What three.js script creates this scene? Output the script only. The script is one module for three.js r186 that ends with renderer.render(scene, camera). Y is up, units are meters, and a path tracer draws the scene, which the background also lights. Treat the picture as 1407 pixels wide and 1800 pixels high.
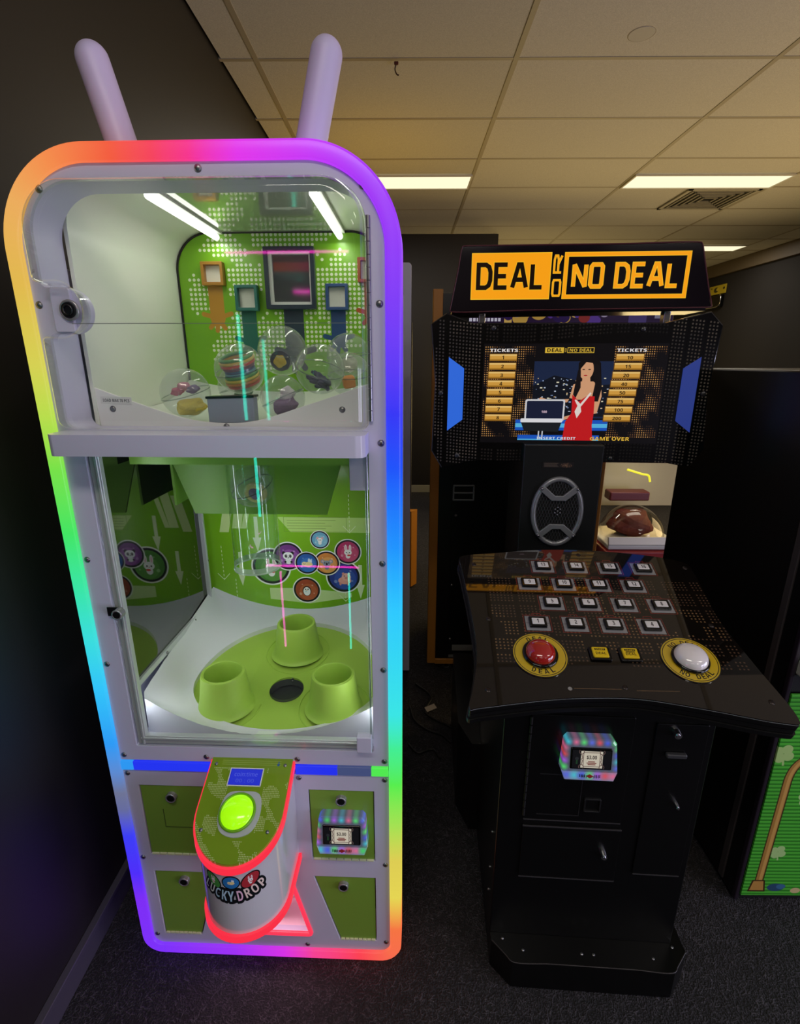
import * as THREE from 'three';
import { RoundedBoxGeometry } from 'three/addons/geometries/RoundedBoxGeometry.js';
import { mergeGeometries, toCreasedNormals } from 'three/addons/utils/BufferGeometryUtils.js';
import { RectAreaLightUniformsLib } from 'three/addons/lights/RectAreaLightUniformsLib.js';

// ───────────────────────── camera, exposure, large lights ─────────────────────────
const scene = new THREE.Scene();
scene.background = new THREE.Color(0x000000);
const camera = new THREE.PerspectiveCamera(90.64, 1407 / 1800, 0.02, 60);
camera.rotation.order = 'YXZ';
camera.position.set(0, 1.56, 0);
camera.rotation.set(-16.5 * Math.PI / 180, 0.5 * Math.PI / 180, 0);
const renderer = new THREE.WebGLRenderer({ antialias: true });
renderer.toneMapping = THREE.LinearToneMapping;
renderer.toneMappingExposure = 1.0;
renderer.shadowMap.enabled = true;
RectAreaLightUniformsLib.init();

const CEIL_H = 2.895, LEFT_X = -0.86, RIGHT_X = 4.5, FAR_Z = -10.5, BACK_Z = 3.6, BACKWALL_Z = -6.15;
const PANEL_LIGHT = 15, PANEL_COLOR = '#fff6ea';         // ceiling troffers
const CASE_LIGHT = 3.3, CASE_COLOR = ['#dcdcff', '#e4e0ff', '#ffdc9c'];                                   // lit prize case behind the photographer
const TUBE_LIGHT = 16, LOWER_LIGHT = 34;                   // tubes inside the capsule machine

function areaLight(parent, color, intensity, w, h, pos, dir) {       // a rectangle of light at pos that shines along dir
  const l = new THREE.RectAreaLight(color, intensity, w, h);
  l.position.set(...pos); parent.add(l);
  l.quaternion.setFromUnitVectors(new THREE.Vector3(0, 0, -1), new THREE.Vector3(...dir).normalize());
  return l;
}

// ───────────────────────── helpers ─────────────────────────
const taken = new Map();
const numbered = (n) => { const k = taken.get(n) || 0; taken.set(n, k + 1); return k ? `${n}_${String(k).padStart(3, '0')}` : n; };
const R = (d) => d * Math.PI / 180;
function rng(seed) { let s = seed >>> 0; return () => { s = (s + 0x6D2B79F5) | 0; let t = Math.imul(s ^ (s >>> 15), 1 | s); t = (t + Math.imul(t ^ (t >>> 7), 61 | t)) ^ t; return ((t ^ (t >>> 14)) >>> 0) / 4294967296; }; }
function thing(name, label, category, pos = [0, 0, 0], turn = 0, group) {
  const o = new THREE.Group(); o.name = numbered(name); scene.add(o);
  o.position.set(...pos); o.rotation.y = R(turn); o.userData = { label, category };
  if (group) o.userData.group = group;
  return o;
}
function add(parent, name, geo, mat, pos, rot) {
  const m = new THREE.Mesh(geo, mat); m.name = parent === scene ? numbered(name) : name;
  m.castShadow = m.receiveShadow = true; parent.add(m);
  if (pos) m.position.set(...pos);
  if (rot) m.rotation.set(...rot);
  return m;
}
function struct(name, geo, mat, pos, rot) { const m = add(scene, name, geo, mat, pos, rot); m.userData.kind = 'structure'; return m; }
const std = (color, roughness = 0.5, o = {}) => new THREE.MeshPhysicalMaterial({ color, roughness, metalness: 0, ...o });
const metal = (color, roughness = 0.3, o = {}) => new THREE.MeshPhysicalMaterial({ color, roughness, metalness: 1, ...o });
const glow = (color, k = 1, o = {}) => new THREE.MeshStandardMaterial({ color: '#050505', roughness: 0.4, emissive: color, emissiveIntensity: k, ...o });
const glowMap = (map, k = 1, o = {}) => new THREE.MeshPhysicalMaterial({ color: '#050505', roughness: 0.35, emissive: '#ffffff', emissiveMap: map, emissiveIntensity: k, ...o });
const clear = (o = {}) => new THREE.MeshPhysicalMaterial({ color: '#ffffff', roughness: 0.02, transmission: 1, thickness: 0, ior: 1.5, ...o });
const box = (w, h, d, r = 0.003) => (r ? new RoundedBoxGeometry(w, h, d, 2, Math.min(r, w / 2.01, h / 2.01, d / 2.01)) : new THREE.BoxGeometry(w, h, d));
const cyl = (r, h, n = 24, r2 = r) => new THREE.CylinderGeometry(r2, r, h, n);
const cylZ = (r, h, n = 24, r2 = r) => cyl(r, h, n, r2).rotateX(Math.PI / 2);      // axis along z, front end radius r2
const sph = (r, a = 24, b = 16) => new THREE.SphereGeometry(r, a, b);
const merged = (list) => mergeGeometries(list.map((g) => { const n = g.index ? g.toNonIndexed() : g; for (const k of Object.keys(n.attributes)) if (!['position', 'normal', 'uv'].includes(k)) n.deleteAttribute(k); return n; }));
const V3 = (a) => new THREE.Vector3(...a);
const tube = (pts, r, seg = 48, rad = 8, closed = false) => new THREE.TubeGeometry(new THREE.CatmullRomCurve3(pts.map(V3), closed), seg, r, rad, closed);

function rr(s, x0, y0, x1, y1, tl, tr = tl, br = tr, bl = br) {      // rounded rectangle path, radii clockwise from the top left
  s.moveTo(x0 + bl, y0); s.lineTo(x1 - br, y0); if (br) s.absarc(x1 - br, y0 + br, br, -Math.PI / 2, 0);
  s.lineTo(x1, y1 - tr); if (tr) s.absarc(x1 - tr, y1 - tr, tr, 0, Math.PI / 2);
  s.lineTo(x0 + tl, y1); if (tl) s.absarc(x0 + tl, y1 - tl, tl, Math.PI / 2, Math.PI);
  s.lineTo(x0, y0 + bl); if (bl) s.absarc(x0 + bl, y0 + bl, bl, Math.PI, Math.PI * 1.5);
  return s;
}
const poly = (pts, P = THREE.Shape) => { const s = new P(); pts.forEach(([x, y], i) => (i ? s.lineTo(x, y) : s.moveTo(x, y))); s.closePath(); return s; };
const extr = (s, depth, bevel = 0, seg = 16) => new THREE.ExtrudeGeometry(s, { depth: depth - 2 * bevel, bevelEnabled: bevel > 0, bevelThickness: bevel, bevelSize: bevel, bevelOffset: -bevel, bevelSegments: 2, curveSegments: seg }).translate(0, 0, bevel);
function planarUV(g, x0, y0, w, h, axes = 'xy') {                    // uv from the object's own axes, over the rectangle given in metres
  const p = g.attributes.position, uv = new Float32Array(p.count * 2), get = { x: 'getX', y: 'getY', z: 'getZ' };
  for (let i = 0; i < p.count; i++) { uv[2 * i] = (p[get[axes[0]]](i) - x0) / w; uv[2 * i + 1] = (p[get[axes[1]]](i) - y0) / h; }
  g.setAttribute('uv', new THREE.BufferAttribute(uv, 2)); return g;
}
// a solid between two height fields over a plan outline [x, z]
function prism(pts, y0, y1, crease = 0.6) {
  const f = (h) => (typeof h === 'function' ? h : () => h), lo = f(y0), hi = f(y1);
  const c = pts.map(([x, z]) => new THREE.Vector2(x, z)); if (THREE.ShapeUtils.area(c) < 0) c.reverse();
  const tri = THREE.ShapeUtils.triangulateShape(c, []), pos = [], P = (v, h) => [v.x, h(v.x, v.y), v.y];
  for (const [a, b, d] of tri) { pos.push(...P(c[a], hi), ...P(c[d], hi), ...P(c[b], hi)); pos.push(...P(c[a], lo), ...P(c[b], lo), ...P(c[d], lo)); }
  for (let i = 0; i < c.length; i++) { const a = c[i], b = c[(i + 1) % c.length]; pos.push(...P(a, lo), ...P(b, hi), ...P(b, lo), ...P(a, lo), ...P(a, hi), ...P(b, hi)); }
  const g = new THREE.BufferGeometry(); g.setAttribute('position', new THREE.Float32BufferAttribute(pos, 3)); g.computeVertexNormals();
  planarUV(g, 0, 0, 1, 1, 'xz'); return crease ? toCreasedNormals(g, crease) : g;
}
const smoothPts = (pts, n = 8, closed = true) => new THREE.CatmullRomCurve3(pts.map(([x, z]) => new THREE.Vector3(x, 0, z)), closed, 'catmullrom', 0.5).getPoints(pts.length * n).slice(0, closed ? -1 : undefined).map((v) => [v.x, v.z]);

// ───────────────────────── computed textures ─────────────────────────
function canvasTex(w, h, draw, o = {}) {
  const c = document.createElement('canvas'); c.width = w; c.height = h; const x = c.getContext('2d'); draw(x, w, h);
  const t = new THREE.CanvasTexture(c); t.colorSpace = o.linear ? THREE.NoColorSpace : THREE.SRGBColorSpace;
  if (o.repeat) { t.wrapS = t.wrapT = THREE.RepeatWrapping; t.repeat.set(...o.repeat); }
  return t;
}
function noiseTex(n, fn, o = {}) {                                   // grey noise as data
  const d = new Uint8Array(n * n * 4); for (let j = 0; j < n; j++) for (let i = 0; i < n; i++) { const v = fn(i, j, n), k = (j * n + i) * 4; const c = Array.isArray(v) ? v : [v, v, v]; d[k] = c[0]; d[k + 1] = c[1]; d[k + 2] = c[2]; d[k + 3] = 255; }
  const t = new THREE.DataTexture(d, n, n); t.magFilter = THREE.LinearFilter; t.minFilter = THREE.LinearMipmapLinearFilter; t.generateMipmaps = true; t.wrapS = t.wrapT = THREE.RepeatWrapping;
  if (o.srgb) t.colorSpace = THREE.SRGBColorSpace; if (o.repeat) t.repeat.set(...o.repeat); t.needsUpdate = true; return t;
}
function fit(x, s, cx, cy, w, h, fill, font = 'bold', stroke) {      // one line of text stretched to a box centred at cx, cy
  x.save(); x.font = `${font} 100px sans-serif`; x.textBaseline = 'alphabetic'; x.textAlign = 'center';
  const m = x.measureText(s), asc = m.actualBoundingBoxAscent || 72, des = m.actualBoundingBoxDescent || 0, tw = m.width;
  x.translate(cx, cy); x.scale(w / tw, h / (asc + des)); if (fill) { x.fillStyle = fill; x.fillText(s, 0, (asc - des) / 2); }
  if (stroke) { x.strokeStyle = stroke[0]; x.lineWidth = stroke[1]; x.lineJoin = 'round'; x.strokeText(s, 0, (asc - des) / 2); }
  x.restore();
}
const disc = (x, cx, cy, r, f, ry = r) => { x.fillStyle = f; x.beginPath(); x.ellipse(cx, cy, r, ry, 0, 0, Math.PI * 2); x.fill(); };
const path = (x, pts, f) => { x.fillStyle = f; x.beginPath(); pts.forEach(([a, b], i) => (i ? x.lineTo(a, b) : x.moveTo(a, b))); x.closePath(); x.fill(); };
const roundRect = (x, a, b, w, h, r, f) => { x.fillStyle = f; x.beginPath(); x.moveTo(a + r, b); x.arcTo(a + w, b, a + w, b + h, r); x.arcTo(a + w, b + h, a, b + h, r); x.arcTo(a, b + h, a, b, r); x.arcTo(a, b, a + w, b, r); x.closePath(); x.fill(); };
const wave = (x, y) => Math.sin(x * 1.7 + 1.3 * Math.sin(y * 1.1)) + Math.sin(y * 2.3 + 1.1 * Math.sin(x * 0.9 + 2)) + 0.6 * Math.sin(x * 4.1 - y * 3.3);

// shared materials
const MAT = {
  frame: std('#c8c6de', 0.32), frameDim: std('#b2b0c4', 0.4), white: std('#e6e6e4', 0.35), wall: std('#e4e8dc', 0.3),
  alu: std('#cdd0d6', 0.28, { metalness: 0.3 }), chrome: metal('#d8d8dc', 0.14), darkMetal: metal('#4a4a4e', 0.3), lockRing: std('#a2a2a8', 0.25, { metalness: 0.6 }),
  black: std('#0b0b0c', 0.32), blackMatte: std('#0c0b0b', 0.6), blackGloss: std('#060606', 0.08), hole: std('#020202', 0.9),
  green: std('#6f9a2c', 0.45), limeMatte: std('#a6c94e', 0.5), orange: std('#d98a1c', 0.4), steel: metal('#8d8d90', 0.35),
};

// ───────────────────────── the room ─────────────────────────
const r0 = rng(11);
const fib = new Float32Array(512 * 512);
for (let k = 0; k < 52000; k++) { let x = r0() * 512, y = r0() * 512, a = r0() * 6.283, v = r0(); for (let q = 0; q < 9; q++) { fib[((y | 0) & 511) * 512 + ((x | 0) & 511)] = v; x += Math.cos(a); y += Math.sin(a); a += (r0() - 0.5) * 0.5; } }
const carpetTex = noiseTex(512, (i, j) => { const f = fib[j * 512 + i], v = 20 + 66 * f * f * f + 10 * r0(); return [v, v * 0.97, v * 1.03]; }, { srgb: true, repeat: [1.15, 1.15] });
const carpetBump = noiseTex(512, (i, j) => 255 * fib[j * 512 + i], { repeat: [1.15, 1.15] });
const carpet = std('#e8e4ec', 0.95, { map: carpetTex, bumpMap: carpetBump, bumpScale: 0.005 });
const wallTex = noiseTex(256, (i, j) => 215 + 40 * r0(), { srgb: true, repeat: [3, 3] });
const darkWall = std('#1f1a17', 0.52, { map: wallTex });
const W = RIGHT_X - LEFT_X, D = BACK_Z - FAR_Z, CX = (RIGHT_X + LEFT_X) / 2, CZ = (BACK_Z + FAR_Z) / 2;
struct('floor', planarUV(box(W + 0.2, 0.1, D + 0.2, 0), 0, 0, 1, 1, 'xz'), carpet, [CX, -0.05, CZ]);
struct('wall_left', planarUV(box(0.1, 3.1, D + 0.2, 0), 0, 0, 1, 1, 'zy'), darkWall, [LEFT_X - 0.05, 1.5, CZ]);
struct('wall_right', planarUV(box(0.1, 3.1, D + 0.2, 0), 0, 0, 1, 1, 'zy'), std('#1c1713', 0.85, { map: wallTex }), [RIGHT_X + 0.05, 1.5, CZ]);
struct('wall_far', planarUV(box(W + 0.2, 3.1, 0.1, 0), 0, 0, 1, 1), std('#8a8064', 0.7), [CX, 1.5, FAR_Z - 0.05]);
struct('wall_front', planarUV(box(W + 0.2, 3.1, 0.1, 0), 0, 0, 1, 1), darkWall, [CX, 1.5, BACK_Z + 0.05]);
struct('wall_back', planarUV(box(1.02 - LEFT_X, CEIL_H, 0.12, 0), 0, 0, 1, 1), darkWall, [(1.02 + LEFT_X) / 2, CEIL_H / 2, BACKWALL_Z - 0.06]);
const skirting = std('#4a4750', 0.35);
struct('baseboard_left', merged([box(0.014, 0.066, 7, 0.002).translate(0.007, 0.033, 0), box(0.02, 0.014, 7, 0.002).translate(0.01, 0.078, 0), box(0.008, 0.01, 7, 0).translate(0.004, 0.068, 0)]), skirting, [LEFT_X, 0, -2.6]);
struct('baseboard_back', box(1.02 - LEFT_X, 0.09, 0.014, 0.003), std('#8f8a78', 0.4), [(1.02 + LEFT_X) / 2, 0.045, BACKWALL_Z + 0.007]);
struct('trim_1', box(0.05, 0.16, 9, 0.004), std('#5a4d38', 0.6), [RIGHT_X - 0.025, CEIL_H - 0.08, -6]);

// suspended ceiling: every tile a piece, with the metal grid between
const tileTex = noiseTex(256, () => 226 + 29 * r0() * (r0() > 0.06 ? 1 : 0.2), { srgb: true, repeat: [2, 2] });
const tileMats = ['#d9d3c6', '#d5cfc1', '#dcd6ca'].map((c) => std(c, 0.9, { map: tileTex }));
const gridMat = std('#a89d86', 0.6);
const ceiling = struct('ceiling', box(W + 0.2, 0.06, D + 0.2, 0), std('#9a9488', 0.9), [CX, CEIL_H + 0.06, CZ]);
const COLS = [LEFT_X, -0.69, 0.51, 1.71, 2.91, 4.11, RIGHT_X], ROW0 = -4.63;
const rows = []; for (let k = -10; k < 14; k++) rows.push(ROW0 + 0.6 * k);
const LIGHTS = [[-0.69, -4.63], [1.71, -4.63], [2.91, -7.03], [-0.69, 0.17], [1.71, 0.17], [-0.69, 2.57], [1.71, 2.57]];   // [left edge, far edge] of each lit cell
const tileGeo = new Map();
const ceilY = CEIL_H - (CEIL_H + 0.06);
let tcount = 0;
for (const z0 of rows) for (let c = 0; c + 1 < COLS.length; c++) {
  const lit = LIGHTS.some(([lx, lz]) => Math.abs(lx - COLS[c]) < 0.01 && Math.abs(lz - z0) < 0.01);
  const w = COLS[c + 1] - COLS[c], d = lit ? 0.3 : 0.6, key = w.toFixed(2) + d;
  if (!tileGeo.has(key)) tileGeo.set(key, planarUV(box(w - 0.022, 0.016, d - 0.022, 0), 0, 0, 1, 1, 'xz'));
  add(ceiling, 'ceiling_tile', tileGeo.get(key), tileMats[tcount++ % 3], [COLS[c] + w / 2 - CX, ceilY + 0.012, (lit ? z0 + 0.45 : z0 + 0.3) - CZ]);
}
const zLo = rows[0], zHi = rows[rows.length - 1] + 0.6;
for (const x of COLS.slice(1, -1)) add(ceiling, 'grid_bar', box(0.024, 0.012, zHi - zLo, 0), gridMat, [x - CX, ceilY + 0.0075, (zLo + zHi) / 2 - CZ]);
for (const z of rows) add(ceiling, 'grid_bar', box(W, 0.011, 0.022, 0), gridMat, [0, ceilY + 0.0075, z - CZ]);
const places = ['half hidden by the capsule machine', 'with the air vent behind it', 'farthest, beside the lit sign', 'behind the camera at the left wall', 'overhead at the middle aisle', 'at the rear by the left wall', 'at the rear middle aisle'];
LIGHTS.forEach(([lx, lz], k) => {
  const t = thing('ceiling_light', `long white ceiling light panel, ${places[k]}`, 'ceiling light', [lx + 0.6, CEIL_H, lz + 0.15], 0, 'ceiling light panels');
  add(t, 'light_frame', merged([[1.19, 0.012, 0, 0.144], [1.19, 0.012, 0, -0.144]].map(([w, d, x, z]) => box(w, 0.014, d, 0).translate(x, -0.002, z)).concat([-1, 1].map((s) => box(0.012, 0.014, 0.276, 0).translate(s * 0.589, -0.002, 0)))), std('#d8d2c2', 0.5));
  add(t, 'light_diffuser', box(1.168, 0.006, 0.276, 0), glow('#fff6d0', 1.08), [0, -0.001, 0]);
  areaLight(t, PANEL_COLOR, PANEL_LIGHT, 1.16, 0.27, [0, -0.012, 0], [0, -1, 0]);
});
{ // air vent in the tile behind the light
  const t = thing('ceiling_vent', 'square slatted air vent in the ceiling behind a light panel', 'air vent', [2.58, CEIL_H - 0.004, -4.93]);
  add(t, 'vent_frame', merged([[0, 0.27, 0.58, 0.03], [0, -0.27, 0.58, 0.03], [0.275, 0, 0.03, 0.57], [-0.275, 0, 0.03, 0.57]].map(([x, z, w, d]) => box(w, 0.012, d, 0).translate(x, 0, z))), std('#b5ae9c', 0.6));
  add(t, 'vent_backing', box(0.52, 0.004, 0.52, 0), std('#15130f', 0.9), [0, 0.004, 0]);
  for (let k = 0; k < 5; k++) { const s = 0.235 - k * 0.045; add(t, 'louver', merged([[0, s, 2 * s, 0.018], [0, -s, 2 * s, 0.018], [s, 0, 0.018, 2 * s], [-s, 0, 0.018, 2 * s]].map(([x, z, w, d]) => box(w, 0.008, d, 0).translate(x, -0.002, z))), std('#8f8876', 0.6)); }
}
{ const t = thing('ceiling_hook', 'tiny dark red wire hook hanging from the ceiling grid', 'hook', [-0.042, CEIL_H - 0.006, -2.83]);
  add(t, 'clip', box(0.02, 0.012, 0.012), std('#5a2018', 0.5), [0, -0.006, 0]);
  add(t, 'wire', tube([[0, -0.008, 0], [-0.006, -0.03, 0], [0.004, -0.05, 0], [0.012, -0.052, 0]], 0.003, 24, 6), std('#3a1a16', 0.5)); }
{ const t = thing('ceiling_cover', 'faint round cover plate set in a ceiling tile', 'cover plate', [1.006, CEIL_H + 0.0058, -2.654]);
  add(t, 'plate', cyl(0.052, 0.006, 40), tileMats[1]); add(t, 'ring', new THREE.TorusGeometry(0.055, 0.0025, 8, 48).rotateX(Math.PI / 2), gridMat); }

// ───────────────────────── the capsule prize machine ─────────────────────────
const MX = -0.357, MZ = -0.982, MA = -1.5;
const prize = thing('prize_machine', 'tall pale grey capsule prize machine with rainbow lit border and two antennae', 'arcade machine', [MX, 0, MZ], MA);
const inMachine = (x, y, z) => new THREE.Vector3(x, y, z).applyAxisAngle(new THREE.Vector3(0, 1, 0), R(MA)).add(new THREE.Vector3(MX, 0, MZ));

// rounded outline sampled evenly: [x, y, outward x, outward y]
function outline(x0, y0, x1, y1, rt, rb, n) {
  const s = rr(new THREE.Path(), x0, y0, x1, y1, rt, rt, rb, rb); s.closePath(); const pts = s.getSpacedPoints(n).slice(0, n);
  return pts.map((p, i) => { const a = pts[(i + n - 1) % n], b = pts[(i + 1) % n], dx = b.x - a.x, dy = b.y - a.y, l = Math.hypot(dx, dy) || 1; return [p.x, p.y, dy / l, -dx / l]; });
}
{ // light border: one diffuser strip round the whole front
  const n = 480, o = outline(-0.338, 0.022, 0.338, 1.9, 0.152, 0.042, n);
  const sec = [[-0.0155, -0.012], [-0.0155, 0.006], [-0.012, 0.0095], [0.009, 0.0095], [0.014, 0.004], [0.0145, -0.05], [-0.004, -0.05]];
  const pos = [], uv = [], idx = [];
  for (let i = 0; i <= n; i++) { const [x, y, a, b] = o[i % n]; sec.forEach(([d, z], k) => { pos.push(x + a * d, y + b * d, z); uv.push(i / n, k / 6); }); }
  const m = sec.length; for (let i = 0; i < n; i++) for (let k = 0; k < m - 1; k++) { const a = i * m + k, b = a + 1, c = a + m, d = c + 1; idx.push(a, b, c, b, d, c); }
  const g = new THREE.BufferGeometry(); g.setAttribute('position', new THREE.Float32BufferAttribute(pos, 3)); g.setAttribute('uv', new THREE.Float32BufferAttribute(uv, 2)); g.setIndex(idx); g.computeVertexNormals();
  const at = (x, y) => { let best = 0, bd = 9; o.forEach(([a, b], i) => { const d = Math.hypot(a - x, b - y); if (d < bd) { bd = d; best = i; } }); return best / n; };
  const L = -0.338, Q = 0.338;
  const stops = [[0, 1.9, '#f0308a'], [-0.06, 1.9, '#f0405a'], [-0.14, 1.9, '#ee5a3c'], [-0.24, 1.88, '#ee8a4a'], [-0.31, 1.82, '#e6a85a'], [L, 1.7, '#dcb44c'], [L, 1.55, '#d0cc50'], [L, 1.46, '#b4d84a'], [L, 1.36, '#74dc46'], [L, 1.22, '#40e060'], [L, 1.1, '#38e0a0'], [L, 0.98, '#38d8d8'], [L, 0.85, '#30c0f4'], [L, 0.7, '#2c96f0'], [L, 0.62, '#5a86cc'], [L, 0.55, '#6a7090'], [L, 0.5, '#62689a'], [L, 0.42, '#3a3cf0'], [L, 0.3, '#4c2cf4'], [L, 0.2, '#7a2cf0'], [-0.3, 0.03, '#7a30f4'], [-0.1, 0.022, '#9a30f0'], [0.03, 0.022, '#d030e0'], [0.12, 0.022, '#f04090'], [0.24, 0.022, '#f64050'], [0.32, 0.04, '#f26a4a'], [Q, 0.13, '#f07040'], [Q, 0.24, '#e0d050'], [Q, 0.36, '#d8c850'], [Q, 0.48, '#a0dc50'], [Q, 0.6, '#54e84c'], [Q, 0.7, '#40e890'], [Q, 0.8, '#38e0e0'], [Q, 1.05, '#2cc4f8'], [Q, 1.2, '#1c90f8'], [Q, 1.36, '#1c50f4'], [Q, 1.46, '#3434f0'], [Q, 1.6, '#6a38f0'], [Q, 1.75, '#8c34f0'], [0.3, 1.86, '#a034f0'], [0.2, 1.9, '#c034f0'], [0.08, 1.9, '#dc30e4']];
  const T = canvasTex(2048, 4, (x) => {
    const s = stops.map(([a, b, c]) => [at(a, b), new THREE.Color(c)]).sort((p, q) => p[0] - q[0]);
    for (let i = 0; i < 2048; i++) { const u = i / 2048; let k = s.findIndex((e) => e[0] > u); const B = s[k < 0 ? 0 : k], A = s[(k <= 0 ? s.length : k) - 1]; const u0 = k === 0 ? A[0] - 1 : A[0], u1 = k < 0 ? B[0] + 1 : B[0]; const c = A[1].clone().lerp(B[1], (u - u0) / (u1 - u0 || 1)); x.fillStyle = '#' + c.getHexString(); x.fillRect(i, 0, 1, 4); }
  });
  T.wrapS = THREE.RepeatWrapping;
  add(prize, 'led_border', g, glowMap(T, 1.05));
  for (const [x, y, w, h, c] of [[L, 1.6, 0.028, 0.4, '#d6c850'], [L, 1.18, 0.028, 0.4, '#40e080'], [L, 0.76, 0.028, 0.4, '#30b0f4'], [L, 0.28, 0.028, 0.4, '#5a2cf4'], [-0.1, 1.9, 0.3, 0.026, '#f04060'], [0.16, 1.9, 0.2, 0.026, '#d030f0'], [Q, 1.6, 0.028, 0.4, '#7038f0'], [Q, 1.18, 0.028, 0.4, '#1c80f8'], [Q, 0.78, 0.028, 0.4, '#30d8f0'], [Q, 0.3, 0.028, 0.4, '#d8c850'], [-0.16, 0.022, 0.3, 0.024, '#8030f4'], [0.16, 0.022, 0.3, 0.024, '#f04070']])
    areaLight(prize, c, 1.2, w, h, [x, y, 0.0125], [0, 0, 1]);
}
// openings in the front
function doorOpening(P, inset = 0) {      // the hatch with its lock tab on the left
  const x0 = -0.303 + inset, x1 = 0.29 - inset, y0 = 1.434 + inset, y1 = 1.859 - inset, a = 0.085, b = 0.075, s = new P(), k = 0.04 + inset;
  s.moveTo(x0 + 0.02, y0); s.lineTo(x1 - 0.02, y0); s.absarc(x1 - 0.02, y0 + 0.02, 0.02, -Math.PI / 2, 0); s.lineTo(x1, y1 - b); s.absarc(x1 - b, y1 - b, b, 0, Math.PI / 2);
  s.lineTo(x0 + a, y1); s.absarc(x0 + a, y1 - a, a, Math.PI / 2, Math.PI); s.lineTo(x0, 1.65 + k + 0.014); s.quadraticCurveTo(x0, 1.65 + k, x0 + 0.014, 1.65 + k);
  s.lineTo(-0.262, 1.65 + k); s.absarc(-0.262, 1.65, k, Math.PI / 2, -Math.PI / 2, true); s.lineTo(x0 + 0.014, 1.65 - k); s.quadraticCurveTo(x0, 1.65 - k, x0, 1.65 - k - 0.014);
  s.lineTo(x0, y0 + 0.02); s.absarc(x0 + 0.02, y0 + 0.02, 0.02, Math.PI, Math.PI * 1.5); return s;
}
{
  const up = rr(new THREE.Shape(), -0.3225, 0.6455, 0.3225, 1.8845, 0.137, 0.137, 0.004, 0.004);
  up.holes.push(doorOpening(THREE.Path), rr(new THREE.Path(), -0.277, 0.687, 0.287, 1.395, 0.004));
  add(prize, 'front_frame', extr(up, 0.02, 0.001, 24).translate(0, 0, -0.02), MAT.frame);
  const lo = rr(new THREE.Shape(), -0.3225, 0.0375, 0.3225, 0.6165, 0.004, 0.004, 0.027, 0.027);
  lo.holes.push(poly([[-0.29, 0.352], [-0.127, 0.352], [-0.127, 0.571], [-0.29, 0.571]], THREE.Path), poly([[0.127, 0.352], [0.286, 0.352], [0.286, 0.571], [0.127, 0.571]], THREE.Path),
    poly([[-0.29, 0.072], [-0.188, 0.072], [-0.127, 0.295], [-0.29, 0.295]], THREE.Path), poly([[0.188, 0.072], [0.286, 0.072], [0.286, 0.295], [0.127, 0.295]], THREE.Path),
    poly([[-0.112, 0.09], [0.112, 0.09], [0.07, 0.268], [-0.07, 0.268]], THREE.Path));
  add(prize, 'lower_frame', extr(lo, 0.02, 0.001).translate(0, 0, -0.02), MAT.frame);
}
{ // lit bar between the two frames
  const bar = (name, w, x, c, k) => { const m = add(prize, name, box(w, 0.025, 0.012, 0.002), glow(c, k), [x, 0.631, -0.002]); areaLight(prize, c, k * 0.8, w, 0.022, [x, 0.631, 0.006], [0, 0, 1]); return m; };
  bar('led_bar', 0.205, -0.19, '#2233ee', 1); bar('led_bar', 0.1, 0.15, '#2230f0', 0.95); bar('led_bar', 0.08, 0.24, '#5a68a0', 0.5);
  bar('led_bar', 0.03, -0.308, '#2c96f0', 1.0); bar('led_bar', 0.04, 0.301, '#50e850', 1.0);
}
const SCREWS = [[0.007, 1.874], [-0.274, 1.846], [0.286, 1.846], [-0.312, 1.66], [0.312, 1.66], [-0.314, 1.41], [0.312, 1.41], [-0.312, 1.16], [0.312, 1.16], [-0.312, 0.908], [0.312, 0.907], [-0.312, 0.66], [0.312, 0.66], [-0.112, 0.66], [0.106, 0.66], [-0.312, 0.606], [0.106, 0.606], [0.312, 0.606], [-0.312, 0.341], [0.312, 0.341], [-0.312, 0.069], [0.312, 0.069], [-0.113, 0.05], [0.099, 0.05]];
const screwGeo = merged([new THREE.SphereGeometry(0.0056, 14, 6, 0, Math.PI * 2, 0, Math.PI / 2).scale(1, 0.55, 1).rotateX(Math.PI / 2), new THREE.TorusGeometry(0.0058, 0.0009, 6, 16)]);
for (const [x, y] of SCREWS) { add(prize, 'screw', screwGeo, MAT.steel, [x, y, 0.0005]); }

// shell: sides, back, roof
add(prize, 'side_panel', box(0.012, 1.62, 0.56, 0.003), MAT.frame, [0.333, 0.93, -0.3]);
add(prize, 'side_panel', box(0.012, 0.74, 0.56, 0.003), MAT.frame, [-0.333, 0.4, -0.3]);
add(prize, 'side_panel', box(0.012, 0.36, 0.56, 0.003), MAT.frame, [-0.333, 1.56, -0.3]);
add(prize, 'rear_panel', box(0.66, 1.86, 0.012, 0.003), MAT.frameDim, [0, 0.96, -0.59]);
add(prize, 'bottom_panel', box(0.64, 0.012, 0.55, 0.003), MAT.frameDim, [0, 0.03, -0.3]);
add(prize, 'machine_body', box(0.62, 0.6, 0.02, 0), MAT.blackMatte, [0, 0.35, -0.11]);
for (const [x, z] of [[-0.28, -0.06], [0.28, -0.06], [-0.28, -0.5], [0.28, -0.5]]) add(prize, 'foot', cyl(0.018, 0.024, 16), MAT.steel, [x, 0.012, z]);
for (const s of [-1, 1]) {   // antennae
  const g = new THREE.CapsuleGeometry(0.0285, 0.141, 12, 28), a = V3([s * 0.1785, 1.948, -0.12]), b = V3([s * 0.213, 2.085, -0.12]);
  const m = add(prize, 'antenna', g, std('#cabfe2', 0.42, {})); m.position.copy(a).add(b).multiplyScalar(0.5); m.quaternion.setFromUnitVectors(new THREE.Vector3(0, 1, 0), b.clone().sub(a).normalize());
}
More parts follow.
